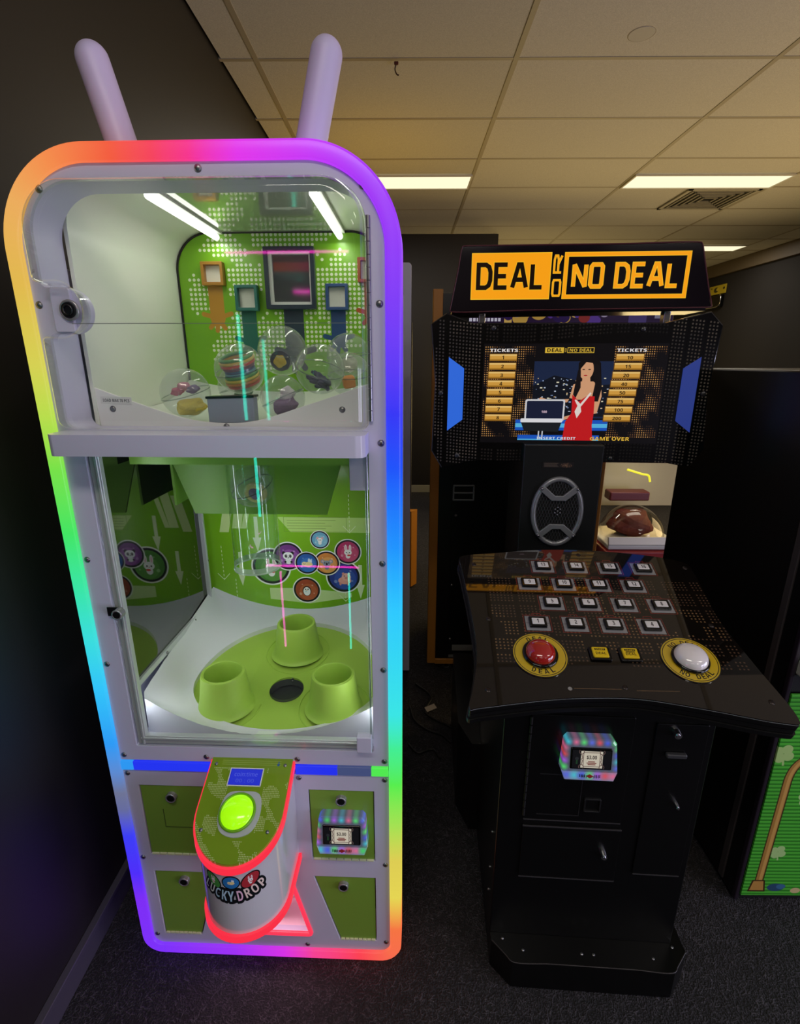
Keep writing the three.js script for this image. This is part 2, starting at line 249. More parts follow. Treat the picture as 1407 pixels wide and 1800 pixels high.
// upper chamber: a rounded tunnel behind the hatch
{
  const ring = rr(new THREE.Shape(), -0.303, 1.395, 0.303, 1.912, 0.108, 0.108, 0.01, 0.01); ring.holes.push(rr(new THREE.Path(), -0.295, 1.41, 0.295, 1.902, 0.1, 0.1, 0.005, 0.005));
  add(prize, 'chamber_wall', extr(ring, 0.462, 0, 20).translate(0, 0, -0.554), MAT.wall);
  const rv = rr(new THREE.Shape(), -0.318, 1.42, 0.306, 1.873, 0.1, 0.09, 0.03, 0.03); rv.holes.push(rr(new THREE.Path(), -0.3065, 1.43, 0.2935, 1.8625, 0.087, 0.077, 0.02, 0.02));
  add(prize, 'hatch_reveal', extr(rv, 0.068, 0, 20).translate(0, 0, -0.0885), MAT.frame);
  add(prize, 'reflector_panel', box(0.36, 0.003, 0.44, 0.001), std('#b6bcae', 0.05, { clearcoat: 1, clearcoatRoughness: 0.02 }), [0.0, 1.9, -0.33]);
  for (const s of [-1, 1]) {
    const t = add(prize, 'light_tube', new THREE.CapsuleGeometry(0.0085, 0.36, 8, 16).rotateX(Math.PI / 2), glow('#fdfff4', 2.2), [s * 0.168, 1.884, -0.355]);
    areaLight(prize, '#fbfff0', TUBE_LIGHT, 0.018, 0.36, [s * 0.168, 1.8738, -0.355], [0, -1, 0]);
    add(t, 'tube_holder', box(0.026, 0.006, 0.39, 0.001), MAT.white, [0, 0.0125, 0]);
  }
}
const GREEN = '#78b41e', GREEN2 = '#8cc22c';
const rDots = rng(5);
const upperArt = canvasTex(1180, 990, (x, w, h) => {           // 2000 pixels per metre; x from -0.295, y from 1.41
  const X = (v) => (v + 0.295) * 2000, Y = (v) => h - (v - 1.41) * 2000;
  x.fillStyle = GREEN; x.fillRect(0, 0, w, h);
  const land = (a, b) => { const e = (cx, cy, rx, ry) => ((a - cx) / rx) ** 2 + ((b - cy) / ry) ** 2 < 1 + 0.28 * wave(a * 55, b * 55); return e(-0.16, 1.86, 0.06, 0.03) || e(-0.11, 1.78, 0.05, 0.06) || e(-0.235, 1.74, 0.03, 0.05) || e(-0.12, 1.6, 0.1, 0.09) || e(0.02, 1.88, 0.12, 0.025) || e(0.16, 1.74, 0.1, 0.1) || e(-0.03, 1.62, 0.08, 0.07) || e(0.12, 1.63, 0.09, 0.05); };
  x.fillStyle = '#e8efd8';
  for (let a = -0.285; a < 0.29; a += 0.0125) for (let b = 1.43; b < 1.9; b += 0.0125) if (land(a, b)) { x.beginPath(); x.arc(X(a), Y(b), 8.6, 0, 7); x.fill(); }
  const arm = (cx, w0, top, bottom, c, up) => {                 // a printed arm with an open hand at its lower end
    x.fillStyle = c; x.fillRect(X(cx - w0 / 2), Y(top), w0 * 2000, (top - bottom) * 2000);
    const y = Y(bottom), u = w0 * 1000; disc(x, X(cx), y, u * 1.05, c, u * 1.0);
    x.strokeStyle = c; x.lineCap = 'round'; x.lineWidth = u * 0.6;
    for (const [dx, dy] of [[-1.9, -0.5], [1.9, -0.55], [-1.1, 1.2], [-0.2, 1.6], [0.9, 1.3]]) { x.beginPath(); x.moveTo(X(cx), y); x.lineTo(X(cx) + dx * u, y + dy * u); x.stroke(); }
  };
  arm(-0.19, 0.042, 1.77, 1.68, '#c08a2c'); arm(-0.1, 0.042, 1.71, 1.615, '#2c6a5c'); arm(0.028, 0.056, 1.72, 1.58, '#33404e'); arm(0.155, 0.042, 1.71, 1.62, '#2e4f80'); arm(0.25, 0.04, 1.78, 1.69, '#b4552c');
});
{
  const s = rr(new THREE.Shape(), -0.294, 1.411, 0.294, 1.901, 0.1, 0.1, 0.004, 0.004);
  const bp = add(prize, 'back_panel', planarUV(extr(s, 0.006, 0, 20).translate(0, 0, -0.556), -0.295, 1.41, 0.59, 0.495), std('#ffffff', 0.3, { map: upperArt }));
  add(bp, 'gasket', tube(rr(new THREE.Path(), -0.291, 1.414, 0.291, 1.898, 0.098, 0.098, 0.004, 0.004).getSpacedPoints(160).map((p) => [p.x, p.y, -0.549]), 0.0028, 240, 6, true), MAT.blackMatte);
  for (const [x0, y0, x1, y1, b, c, inner] of [[-0.219, 1.764, -0.158, 1.824, 0.008, '#a8762a', '#e9e6da'], [-0.13, 1.698, -0.067, 1.765, 0.008, '#2a6a62', '#e9e6da'], [-0.043, 1.702, 0.096, 1.86, 0.011, '#2a3644', ''], [0.124, 1.699, 0.186, 1.767, 0.008, '#2c4a7c', '#e9e6da'], [0.214, 1.77, 0.276, 1.832, 0.008, '#a04a2c', '#e9e6da']]) {
    const f = rr(new THREE.Shape(), x0, y0, x1, y1, 0.002); f.holes.push(rr(new THREE.Path(), x0 + b, y0 + b, x1 - b, y1 - b, 0.001));
    const fr = add(bp, 'picture_frame', extr(f, 0.02, 0.0008).translate(0, 0, -0.55), std(c, 0.4));
    if (inner) add(bp, 'picture_card', box(x1 - x0 - 2 * b, y1 - y0 - 2 * b, 0.002, 0), std(inner, 0.6), [(x0 + x1) / 2, (y0 + y1) / 2, -0.5485]);
    else {
      const q = rr(new THREE.Shape(), x0 + b, y0 + b, x1 - b, y1 - b, 0.001); q.holes.push(rr(new THREE.Path(), x0 + b + 0.009, y0 + b + 0.008, x1 - b - 0.005, y1 - b - 0.007, 0.001));
      add(bp, 'picture_mount', extr(q, 0.012).translate(0, 0, -0.55), MAT.white);
      add(bp, 'mirror_pane', box(x1 - x0 - 2 * b, y1 - y0 - 2 * b, 0.002, 0), std('#4c5052', 0.06, { ior: 1.9 }), [(x0 + x1) / 2, (y0 + y1) / 2, -0.5485]);
    }
  }
}
{ // curved front lip of the prize hopper, hopper floor
  const top = [[-0.298, 1.51], [-0.25, 1.492], [-0.187, 1.47], [-0.105, 1.445], [-0.02, 1.4355], [0.053, 1.444], [0.151, 1.474], [0.236, 1.502], [0.293, 1.52]];
  const c = new THREE.SplineCurve(top.map((p) => new THREE.Vector2(...p))).getPoints(60), s = new THREE.Shape(); s.moveTo(-0.293, 1.405); c.forEach((p) => s.lineTo(p.x, p.y)); s.lineTo(0.293, 1.405);
  const lip = add(prize, 'hopper_lip', extr(s, 0.006, 0.001).translate(0, 0, -0.1), MAT.white);
  const tag = canvasTex(320, 72, (x, w, h) => { x.fillStyle = '#d8d8d6'; x.fillRect(0, 0, w, h); fit(x, 'LOAD MAX 70 PCS', w / 2, h / 2, w * 0.86, h * 0.42, '#33343a', 'bold'); });
  add(lip, 'notice_label', planarUV(box(0.066, 0.015, 0.001, 0), -0.033, -0.0075, 0.066, 0.015), std('#ffffff', 0.5, { map: tag }), [-0.252, 1.4825, -0.0935], [0, 0, -0.03]);
  for (const x of [-0.262, -0.022, 0.225]) add(lip, 'screw', screwGeo, MAT.steel, [x, 1.465 - (Math.abs(x) < 0.1 ? 0.036 : 0), -0.0935]);
  const pts = []; for (let i = 0; i <= 24; i++) for (let j = 0; j <= 12; j++) pts.push([-0.293 + 0.586 * i / 24, j / 12]);
  const g = new THREE.PlaneGeometry(0.586, 0.455, 24, 12).rotateX(-Math.PI / 2), p = g.attributes.position; for (let i = 0; i < p.count; i++) { const x = p.getX(i); p.setY(i, 1.418 + 0.035 * (x / 0.293) ** 2 + 0.06 * Math.max(0, (-p.getZ(i)) / 0.23) ** 2); } g.computeVertexNormals();
  add(prize, 'hopper_floor', g, std('#d8dcd4', 0.4, { side: THREE.DoubleSide }), [0, 0, -0.325]);
  const sb = add(prize, 'sensor_box', box(0.1, 0.055, 0.03, 0.003), std('#8e96a6', 0.4), [-0.016, 1.461, -0.125]); add(sb, 'cover_edge', box(0.104, 0.005, 0.034, 0.001), MAT.black, [0, 0.028, 0], [0, 0, 0.03]);
}
{ // clear bulging hatch with its lock and hinge
  const base = doorOpening(THREE.Shape, 0.0015).getSpacedPoints(420).slice(0, 420), n = base.length;
  const nrm = base.map((p, i) => { let nx = 0, ny = 0; for (const k of [1, 2, 3]) { const a = base[(i + n - k) % n], b = base[(i + k) % n]; nx += b.y - a.y; ny += a.x - b.x; } const l = Math.hypot(nx, ny) || 1; return [-nx / l, -ny / l]; });
  const sign = THREE.ShapeUtils.area(base) > 0 ? 1 : -1, sec = [[0, -0.004], [0.0005, 0.016], [0.003, 0.026], [0.008, 0.034], [0.015, 0.039], [0.022, 0.0405]];
  const pos = [], idx = [], m = sec.length;
  for (let i = 0; i <= n; i++) { const p = base[i % n], [a, b] = nrm[i % n]; for (const [d, z] of sec) pos.push(p.x + sign * a * d, p.y + sign * b * d, z); }
  for (let i = 0; i < n; i++) for (let k = 0; k < m - 1; k++) { const a = i * m + k; idx.push(a, a + m, a + 1, a + 1, a + m, a + m + 1); }
  const inner = base.map((p, i) => new THREE.Vector2(p.x + sign * nrm[i][0] * 0.022, p.y + sign * nrm[i][1] * 0.022)), off = pos.length / 3;
  inner.forEach((p) => pos.push(p.x, p.y, 0.0405)); for (const [a, b, c] of THREE.ShapeUtils.triangulateShape(inner, [])) idx.push(off + a, off + b, off + c);
  const g = new THREE.BufferGeometry(); g.setAttribute('position', new THREE.Float32BufferAttribute(pos, 3)); g.setIndex(idx); g.computeVertexNormals();
  const hatch = add(prize, 'clear_hatch', g, clear({ roughness: 0.03, color: '#f6f7f4' }));
  add(hatch, 'seam_line', box(0.5, 0.0011, 0.0008, 0), std('#6a6e6a', 0.5), [0.02, 1.625, 0.0412]);
  add(hatch, 'hinge', merged(Array.from({ length: 17 }, (_, k) => cyl(0.0042, 0.0195, 10).translate(0.2935, 1.462 + k * 0.0205, 0.004))), MAT.steel);
  const tab = rr(new THREE.Shape(), -0.284, 1.613, -0.248, 1.687, 0.004); add(hatch, 'lock_plate', extr(tab, 0.008, 0.001).translate(0, 0, 0), MAT.frame);
  add(hatch, 'lock', new THREE.TorusGeometry(0.0155, 0.003, 10, 32), MAT.lockRing, [-0.25, 1.65, 0.011]); add(hatch, 'lock_core', merged([cylZ(0.015, 0.008, 28, 0.013), new THREE.TorusGeometry(0.008, 0.0016, 8, 24).translate(0, 0, 0.005)]), MAT.darkMetal, [-0.25, 1.65, 0.012]);
}
{ // shelf under the hatch
  const pts = smoothPts([[-0.305, 0], [-0.303, 0.045]], 1, false); const c = [[-0.306, -0.002]]; for (let k = 0; k <= 8; k++) { const a = Math.PI - k / 8 * Math.PI / 2; c.push([-0.286 + 0.02 * Math.cos(a), 0.045 + 0.02 * Math.sin(a)]); } for (let k = 0; k <= 8; k++) { const a = Math.PI / 2 - k / 8 * Math.PI / 2; c.push([0.268 + 0.02 * Math.cos(a), 0.045 + 0.02 * Math.sin(a)]); } c.push([0.288, -0.002]);
  add(prize, 'shelf', prism(c, 1.392, 1.432, 0.5), MAT.frame);
}
{ // glazed lower door
  const d = add(prize, 'glass_door', box(0.556, 0.7, 0.004, 0), clear({ color: '#f7faf5', roughness: 0.01 }), [0.005, 1.04, 0.003]);
  d.geometry = new THREE.PlaneGeometry(0.556, 0.7); 
  const rail = (w, h, x, y) => add(d, 'door_rail', merged([box(w, h, 0.014, 0.002), w < h ? box(w * 0.3, h, 0.02, 0.002).translate(w * 0.2, 0, 0) : box(w, h * 0.3, 0.02, 0.002).translate(0, h * 0.2, 0)]), MAT.alu, [x, y, -0.013]);
  rail(0.02, 0.7, -0.268, 0); rail(0.54, 0.022, 0, -0.338);
  const pl = add(d, 'lock_plate', box(0.034, 0.021, 0.003, 0.001), MAT.darkMetal, [-0.272, 0.003, 0.004]);
  add(d, 'lock', merged([cylZ(0.0115, 0.014, 24, 0.0105), new THREE.TorusGeometry(0.0095, 0.002, 8, 24).translate(0, 0, 0.007)]), MAT.lockRing, [-0.26, 0.003, 0.012]); add(d, 'lock_core', cylZ(0.0075, 0.006, 20), MAT.black, [-0.26, 0.003, 0.018]);
  add(d, 'hinge_block', box(0.034, 0.042, 0.02, 0.002), MAT.frame, [0.262, -0.322, 0.004]);
  add(d, 'hinge_block', box(0.036, 0.07, 0.012, 0.002), MAT.frame, [0.262, 0.31, -0.008]);
  add(d, 'door_edge', box(0.004, 0.7, 0.006, 0.001), clear({ color: '#cfd6d4', roughness: 0.2 }), [0.277, 0, -0.002]);
}
// ── lower chamber ──
const rng2 = rng(3);
function creature(x, kind, cx, cy, s) {        // small printed animals
  const E = (a, b, r, f, q = r) => disc(x, cx + a * s, cy + b * s, r * s, f, q * s), eyes = (y, d, f = '#222') => { E(-d, y, 0.07, f); E(d, y, 0.07, f); };
  if (kind === 'bunny') { E(-0.26, -0.55, 0.15, '#f4f0f0', 0.42); E(0.26, -0.55, 0.15, '#f4f0f0', 0.42); E(-0.26, -0.55, 0.07, '#f0b8c4', 0.28); E(0.26, -0.55, 0.07, '#f0b8c4', 0.28); E(0, 0.45, 0.28, '#f0ecec', 0.32); E(0, 0, 0.45, '#f8f4f4', 0.36); eyes(0.02, 0.18); E(0, 0.12, 0.05, '#e08090'); E(0.1, 0.36, 0.2, '#d8443c', 0.1); }
  if (kind === 'panda') { E(-0.42, -0.42, 0.2, '#222'); E(0.42, -0.42, 0.2, '#222'); E(0, 0.5, 0.32, '#f4f4f4', 0.3); E(0, -0.1, 0.55, '#fafafa', 0.45); E(-0.22, -0.1, 0.14, '#222', 0.17); E(0.22, -0.1, 0.14, '#222', 0.17); E(-0.2, -0.12, 0.045, '#fff'); E(0.2, -0.12, 0.045, '#fff'); E(0, 0.08, 0.07, '#222', 0.05); E(-0.32, 0.55, 0.12, '#222'); E(0.32, 0.55, 0.12, '#222'); }
  if (kind === 'koala') { E(-0.5, -0.3, 0.26, '#8a96a4'); E(0.5, -0.3, 0.26, '#8a96a4'); E(-0.5, -0.3, 0.14, '#d8b4b8'); E(0.5, -0.3, 0.14, '#d8b4b8'); E(0, 0.5, 0.26, '#7f8b98', 0.28); E(0, -0.02, 0.46, '#95a1ae', 0.4); E(0, 0.04, 0.11, '#2a2a30', 0.18); eyes(-0.1, 0.24); }
  if (kind === 'pig') { E(0.1, 0.3, 0.6, '#f0a89c', 0.36); E(-0.3, 0.62, 0.1, '#e8988c', 0.16); E(0.4, 0.62, 0.1, '#e8988c', 0.16); E(0.25, -0.05, 0.42, '#f4b4a8', 0.38); E(0.25, 0.05, 0.16, '#e08c84', 0.11); E(0.07, -0.15, 0.05, '#333'); E(0.43, -0.15, 0.05, '#333'); E(-0.02, -0.38, 0.12, '#e8988c'); E(0.52, -0.38, 0.12, '#e8988c'); }
  if (kind === 'mouse') { E(-0.36, -0.35, 0.22, '#e8b0b4'); E(0.36, -0.35, 0.22, '#e8b0b4'); E(0, 0.45, 0.28, '#f4f2f2', 0.32); E(0, -0.02, 0.4, '#fafafa', 0.36); eyes(-0.04, 0.15); E(0, 0.12, 0.05, '#e07888'); }
  if (kind === 'bee') { E(0.3, -0.4, 0.16, '#e4f0fa', 0.34); E(0.55, -0.35, 0.13, '#e4f0fa', 0.28); E(0.15, 0.1, 0.6, '#f2e2a0', 0.34); E(-0.35, 0.05, 0.34, '#f6e8b4', 0.32); E(-0.45, 0, 0.05, '#333'); E(-0.25, 0, 0.05, '#333'); E(-0.35, 0.14, 0.08, '#e8a090', 0.05); }
  if (kind === 'penguin') { E(0, 0.05, 0.5, '#4a3030', 0.62); E(0, 0.1, 0.4, '#f4f4f2', 0.52); eyes(-0.15, 0.14); E(0, -0.02, 0.06, '#e8a030', 0.05); E(-0.1, 0.12, 0.09, '#b8dce4', 0.1); }
}
function badge(x, X, Y, cx, cy, r, c1, c2, kind, k) {
  const px = X(cx), py = Y(cy), q = r * k; disc(x, px, py, q, '#f0f2ea'); disc(x, px, py, q * 0.92, '#1c2224'); disc(x, px, py, q * 0.8, c1); disc(x, px + q * 0.1, py + q * 0.15, q * 0.62, c2);
  for (const [a, b, d] of [[-0.45, 0.3, 0.1], [0.4, -0.35, 0.06], [-0.3, -0.42, 0.05], [0.5, 0.25, 0.05]]) disc(x, px + a * q, py + b * q, d * q, 'rgba(255,255,255,0.35)');
  creature(x, kind, px, py + q * 0.05, q * 0.62);
}
const lowerArt = canvasTex(1200, 1440, (x, w, h) => {          // 2000 pixels per metre; x from -0.3, y from 0.68
  const K = 2000, X = (v) => (v + 0.3) * K, Y = (v) => h - (v - 0.68) * K;
  x.fillStyle = '#7cb81c'; x.fillRect(0, 0, w, h); x.fillStyle = '#74ae1a'; x.fillRect(X(0.07), 0, w, h);
  for (const [a, b, l, hh] of [[-0.222, 1.097, 0.03, 0.06], [-0.18, 1.14, 0.03, 0.09], [-0.15, 1.1, 0.016, 0.05]]) path(x, [[X(a), Y(b + 0.06)], [X(a + l), Y(b + 0.06)], [X(a + l - 0.028), Y(b - hh)], [X(a - 0.028), Y(b - hh)]], '#cfe49a');
  path(x, [[X(-0.101), Y(0.845)], [X(0.02), Y(0.845)], [X(0.17), Y(0.83)], [X(0.17), Y(0.815)], [X(0.03), Y(0.79)], [X(-0.101), Y(0.805)]], '#c8e09a');
  path(x, [[X(-0.06), Y(1.09)], [X(0.26), Y(1.09)], [X(0.26), Y(1.04)], [X(-0.02), Y(1.04)]], '#b8d878');
  x.strokeStyle = '#6a8c3a'; x.lineWidth = 2; x.strokeRect(X(-0.04), Y(1.09), 0.2 * K, 0.048 * K);
  for (let j = 0; j < 4; j++) { x.fillStyle = '#7d9c4c'; x.fillRect(X(-0.03), Y(1.08 - j * 0.009), (0.12 + 0.05 * rng2()) * K, 3); }
  const dash = (a, b0, b1) => { x.strokeStyle = '#e4efc4'; x.lineWidth = 4; x.setLineDash([16, 12]); x.beginPath(); x.moveTo(X(a), Y(b0)); x.lineTo(X(a), Y(b1)); x.stroke(); x.setLineDash([]); x.beginPath(); x.moveTo(X(a - 0.02), Y(b1 + 0.022)); x.lineTo(X(a), Y(b1)); x.lineTo(X(a + 0.02), Y(b1 + 0.022)); x.stroke(); };
  dash(-0.25, 0.99, 0.872); dash(-0.212, 0.875, 0.78); dash(0.169, 1.165, 1.04); dash(0.15, 0.86, 0.8);
  for (const [a, b] of [[-0.19, 0.9], [-0.13, 1.02], [0.2, 0.86]]) path(x, [[X(a - 0.006), Y(b + 0.07)], [X(a + 0.006), Y(b + 0.07)], [X(a + 0.006), Y(b)], [X(a + 0.014), Y(b)], [X(a), Y(b - 0.05)], [X(a - 0.014), Y(b)], [X(a - 0.006), Y(b)]], '#dcebb8');
  badge(x, X, Y, -0.091, 0.92, 0.0655, '#4c8a34', '#5f9c44', 'bunny', K); badge(x, X, Y, -0.033, 0.957, 0.05, '#7a3c8a', '#9a58a8', 'panda', K); badge(x, X, Y, 0.145, 0.888, 0.058, '#2c3c94', '#3450ac', 'pig', K);
  badge(x, X, Y, 0.162, 0.975, 0.044, '#c03a6c', '#d4527c', 'bunny', K); badge(x, X, Y, 0.092, 0.935, 0.0435, '#dc8c40', '#eca85c', 'koala', K); badge(x, X, Y, 0.027, 0.934, 0.04, '#2c64b4', '#3c7ccc', 'bee', K); badge(x, X, Y, 0.073, 1.015, 0.032, '#6cb0d0', '#88c4dc', 'mouse', K); badge(x, X, Y, 0.022, 0.839, 0.047, '#a44a34', '#b8603f', 'penguin', K);
});
add(prize, 'back_panel', planarUV(box(0.6, 0.72, 0.006, 0), -0.3, -0.36, 0.6, 0.72), std('#ffffff', 0.22, { map: lowerArt }), [0, 1.04, -0.548]);
{ // tinted side windows with their rails
  for (const s of [-1, 1]) {
    const wdw = add(prize, 'side_window', box(0.006, 0.59, 0.47, 0), std('#0a0d0a', 0.03, { ior: 2.2, specularIntensity: 1 }), [s * 0.297, 1.1, -0.285]);
    const pr = (g, p) => add(wdw, 'window_rail', g, MAT.alu, p);
    pr(merged([box(0.012, 0.6, 0.018, 0.002), box(0.02, 0.6, 0.006, 0.002)]), [-s * 0.004, 0, 0.228]); pr(merged([box(0.012, 0.6, 0.018, 0.002), box(0.02, 0.6, 0.006, 0.002).translate(-s * 0.002, 0, 0.012)]), [-s * 0.004, 0, -0.232]); pr(box(0.012, 0.016, 0.47, 0.002), [-s * 0.004, -0.29, 0]);
    for (const [y, z] of [[-0.29, -0.1], [-0.29, 0.08], [0.2, 0.228], [0.05, 0.228], [-0.12, 0.228], [0.1, -0.232], [-0.15, -0.232]]) add(wdw, 'screw', sph(0.0035, 8, 6), MAT.steel, [-s * 0.011, y, z]);
  }
  for (const s of [-1, 1]) { const l = add(prize, 'led_strip', box(0.008, 0.6, 0.01, 0.001), glow('#f6fbff', 1.6), [s * 0.288 - (s < 0 ? 0.012 : -0.02), 1.05, -0.03]); areaLight(prize, '#f4f8ff', LOWER_LIGHT * 0.85, 0.012, 0.6, [s * 0.288 - (s < 0 ? 0 : -0.008), 1.05, -0.037], [-s * 0.55, -0.05, -1]); }
  add(prize, 'led_strip', box(0.32, 0.008, 0.016, 0.001), glow('#f6fbff', 1.6), [-0.03, 1.196, -0.31]);
  areaLight(prize, '#f4f8ff', LOWER_LIGHT * 1.3, 0.32, 0.016, [-0.03, 1.191, -0.31], [0, -1, -0.55]);
}
const CXp = 0.03, CZp = -0.225, fieldPlane = (z) => 0.68 - 0.15 * z;
const holeR = (t) => { const c = Math.cos(t), s = Math.sin(t), rz = s > 0 ? 0.166 : 0.255; return 1 / Math.sqrt((c / 0.255) ** 2 + (s / rz) ** 2); };    // t = 0 right, pi/2 towards the door
const clipX = 0.29, frontArc = (x) => -0.04 - 0.28 * (x - 0.03) ** 2;
{ // moulded white surround
  const N = 120, M = 10, pos = [], idx = [], skirt = [], sidx = [];
  for (let i = 0; i <= N; i++) {
    const t = i / N * Math.PI * 2, c = Math.cos(t), s = Math.sin(t), a = Math.min(holeR(t), ((c > 0 ? clipX - 0.001 : clipX) - Math.sign(c) * CXp) / Math.max(1e-6, Math.abs(c)));
    let b = a; while (b < 1) { const x = CXp + c * b, z = CZp + s * b; if (Math.abs(x) >= clipX || z <= -0.545 || z >= frontArc(x)) break; b += 0.002; }
    for (let k = 0; k <= M; k++) { const f = k / M, r = a + (Math.max(b, a) - a) * f, x = CXp + c * r, z = CZp + s * r; pos.push(x, fieldPlane(z) + 0.004 + f ** 1.4 * (0.004 + 0.075 * (x / 0.29) ** 2), z); }
    const x = CXp + c * b, z = CZp + s * b, h = fieldPlane(z) + 0.008 + 0.075 * (x / 0.29) ** 2; skirt.push(x, h, z, x, 0.675, z + 0.004);
    pos.push(CXp + c * a, fieldPlane(CZp + s * a) - 0.03, CZp + s * a);
  }
  const m = M + 2; for (let i = 0; i < N; i++) { for (let k = 0; k < M; k++) { const a = i * m + k; idx.push(a, a + 1, a + m, a + 1, a + m + 1, a + m); } const a = i * m, w = i * m + M + 1; idx.push(a, a + m, w, w, a + m, w + m); sidx.push(2 * i, 2 * i + 1, 2 * i + 2, 2 * i + 1, 2 * i + 3, 2 * i + 2); }
  const mk = (p, ix) => { const g = new THREE.BufferGeometry(); g.setAttribute('position', new THREE.Float32BufferAttribute(p, 3)); g.setIndex(ix); return toCreasedNormals(g, 0.7); };
  const ds = std('#dfe0e6', 0.3, { side: THREE.DoubleSide });
  const f = add(prize, 'playfield_surround', mk(pos, idx), ds); add(f, 'skirt', mk(skirt, sidx), std('#c9cad2', 0.35, { side: THREE.DoubleSide }));
  add(prize, 'chamber_floor', box(0.58, 0.01, 0.53, 0), MAT.frameDim, [0, 0.672, -0.285]);
}
{ // green turntable with three cups
  const s = new THREE.Shape(); for (let i = 0; i < 120; i++) { const t = i / 120 * Math.PI * 2, r = Math.min(holeR(t) * 1.015, (clipX - Math.sign(Math.cos(t)) * CXp) / Math.max(1e-6, Math.abs(Math.cos(t)))); const x = CXp + Math.cos(t) * r, z = CZp + Math.sin(t) * r; i ? s.lineTo(x, -z) : s.moveTo(x, -z); }
  const hole = new THREE.Path(); hole.absarc(0.031, 0.207, 0.046, 0, Math.PI * 2); s.holes.push(hole);
  const shear = (g, dy) => { const p = g.attributes.position; for (let i = 0; i < p.count; i++) p.setY(i, p.getY(i) + fieldPlane(p.getZ(i)) + dy); return g; };
  const tt = add(prize, 'turntable', shear(extr(s, 0.01, 0, 40).rotateX(-Math.PI / 2), -0.02), MAT.limeMatte);
  const cups = [[-0.116, -0.151], [0.171, -0.153], [0.029, -0.359]];
  cups.forEach(([x, z], k) => { const pts = []; for (let i = 0; i < 64; i++) { const a = i / 64 * Math.PI * 2, px = x + 0.092 * Math.cos(a), pz = z + 0.092 * Math.sin(a); if (Math.abs(px) < 0.285 && pz < -0.06 && Math.hypot(px - 0.031, pz + 0.207) > 0.054) pts.push([px, fieldPlane(pz) - 0.0095, pz]); else if (pts.length > 3) break; } if (pts.length > 6) add(tt, 'ridge', tube(pts, 0.0017, 90, 5), MAT.limeMatte); });
  const prof = [[0.0, 0.016], [0.03, 0.012], [0.043, 0.024], [0.0465, 0.092], [0.049, 0.0985], [0.0525, 0.0985], [0.0555, 0.095], [0.06, 0.06], [0.066, 0.022], [0.071, 0.007], [0.078, 0]].map((p) => new THREE.Vector2(...p));
  const cup = new THREE.LatheGeometry(new THREE.SplineCurve(prof).getPoints(50), 48);
  for (const [x, z] of cups) add(tt, 'cup', cup, std('#a4c84e', 0.5, { side: THREE.DoubleSide }), [x, fieldPlane(z) - 0.011, z]);
  add(tt, 'drop_well', new THREE.CylinderGeometry(0.0455, 0.0455, 0.02, 40, 1, true), std('#55585a', 0.4, { side: THREE.DoubleSide }), [0.031, 0.692, -0.207]); add(tt, 'well_base', cyl(0.046, 0.004, 32), std('#2e3032', 0.5), [0.031, 0.678, -0.207]);
  for (const d of [0, 0.012]) add(tt, 'well_screw', sph(0.003, 8, 6), MAT.steel, [0.037, 0.698 + d * 0.6, -0.25]);
}
{ // hopper chute and clear drop tube
  const hop = add(prize, 'hopper', extr(poly([[-0.2, 1.178], [0.148, 1.178], [0.196, 1.335], [-0.252, 1.335]]), 0.006).translate(0, 0, -0.29), std('#6b9a30', 0.4));
  add(hop, 'hopper_slab', prism([[-0.28, -0.155], [0.28, -0.155], [0.28, -0.5], [-0.28, -0.5]], 1.334, 1.39, 0), std('#6b9a30', 0.4));
  add(hop, 'hopper_flank', prism([[-0.252, -0.285], [-0.246, -0.285], [-0.246, -0.5], [-0.252, -0.5]], 1.2, 1.335, 0), std('#6b9a30', 0.4));
  const t = add(prize, 'drop_tube', new THREE.CylinderGeometry(0.0575, 0.0575, 0.278, 48, 1, true), clear({ color: '#f2f8f4', side: THREE.DoubleSide }), [-0.024, 1.196, -0.222]);
  add(t, 'tube_rim', new THREE.TorusGeometry(0.0575, 0.0022, 8, 48).rotateX(Math.PI / 2), std('#cfe0cf', 0.2, { transmission: 0.5, thickness: 0 }), [0, -0.139, 0]);
  add(t, 'tube_band', new THREE.CylinderGeometry(0.0578, 0.0578, 0.014, 48, 1, true), std('#cfe0cf', 0.15, { transmission: 0.65, thickness: 0, side: THREE.DoubleSide }), [0, -0.131, 0]);
}
// access doors
const lockGeo = merged([cylZ(0.0135, 0.008, 28, 0.0125), new THREE.TorusGeometry(0.011, 0.0022, 8, 28).translate(0, 0, 0.0045)]);
function accessDoor(pts, lock, bottom, extra) {
  const d = add(prize, 'access_door', extr(poly(pts), 0.006, 0.0006).translate(0, 0, -0.0085), std('#7ba23a', 0.42));
  if (lock) { add(d, 'lock', lockGeo, MAT.lockRing, [...lock, 0.001]); add(d, 'lock_core', cylZ(0.0085, 0.006, 20), MAT.black, [...lock, 0.0045]); }
  const [a, b, y] = bottom; add(d, 'hinge', merged(Array.from({ length: 8 }, (_, k) => box((b - a) / 8 - 0.0012, 0.0055, 0.006, 0.001).translate(a + (b - a) * (k + 0.5) / 8, y, -0.002))), std('#d6dcb4', 0.4));
  if (extra) extra(d); return d;
}
accessDoor([[-0.288, 0.355], [-0.129, 0.355], [-0.129, 0.569], [-0.288, 0.569]], [-0.212, 0.538], [-0.287, -0.13, 0.353], (d) => { add(d, 'inset_groove', merged([box(0.0018, 0.055, 0.001, 0).translate(-0.24, 0.468, 0), box(0.09, 0.0018, 0.001, 0).translate(-0.195, 0.4405, 0)]), std('#3f5a1c', 0.6), [0, 0, -0.0022]); });
accessDoor([[0.129, 0.355], [0.284, 0.355], [0.284, 0.569], [0.129, 0.569]], [0.206, 0.543], [0.13, 0.283, 0.353]);
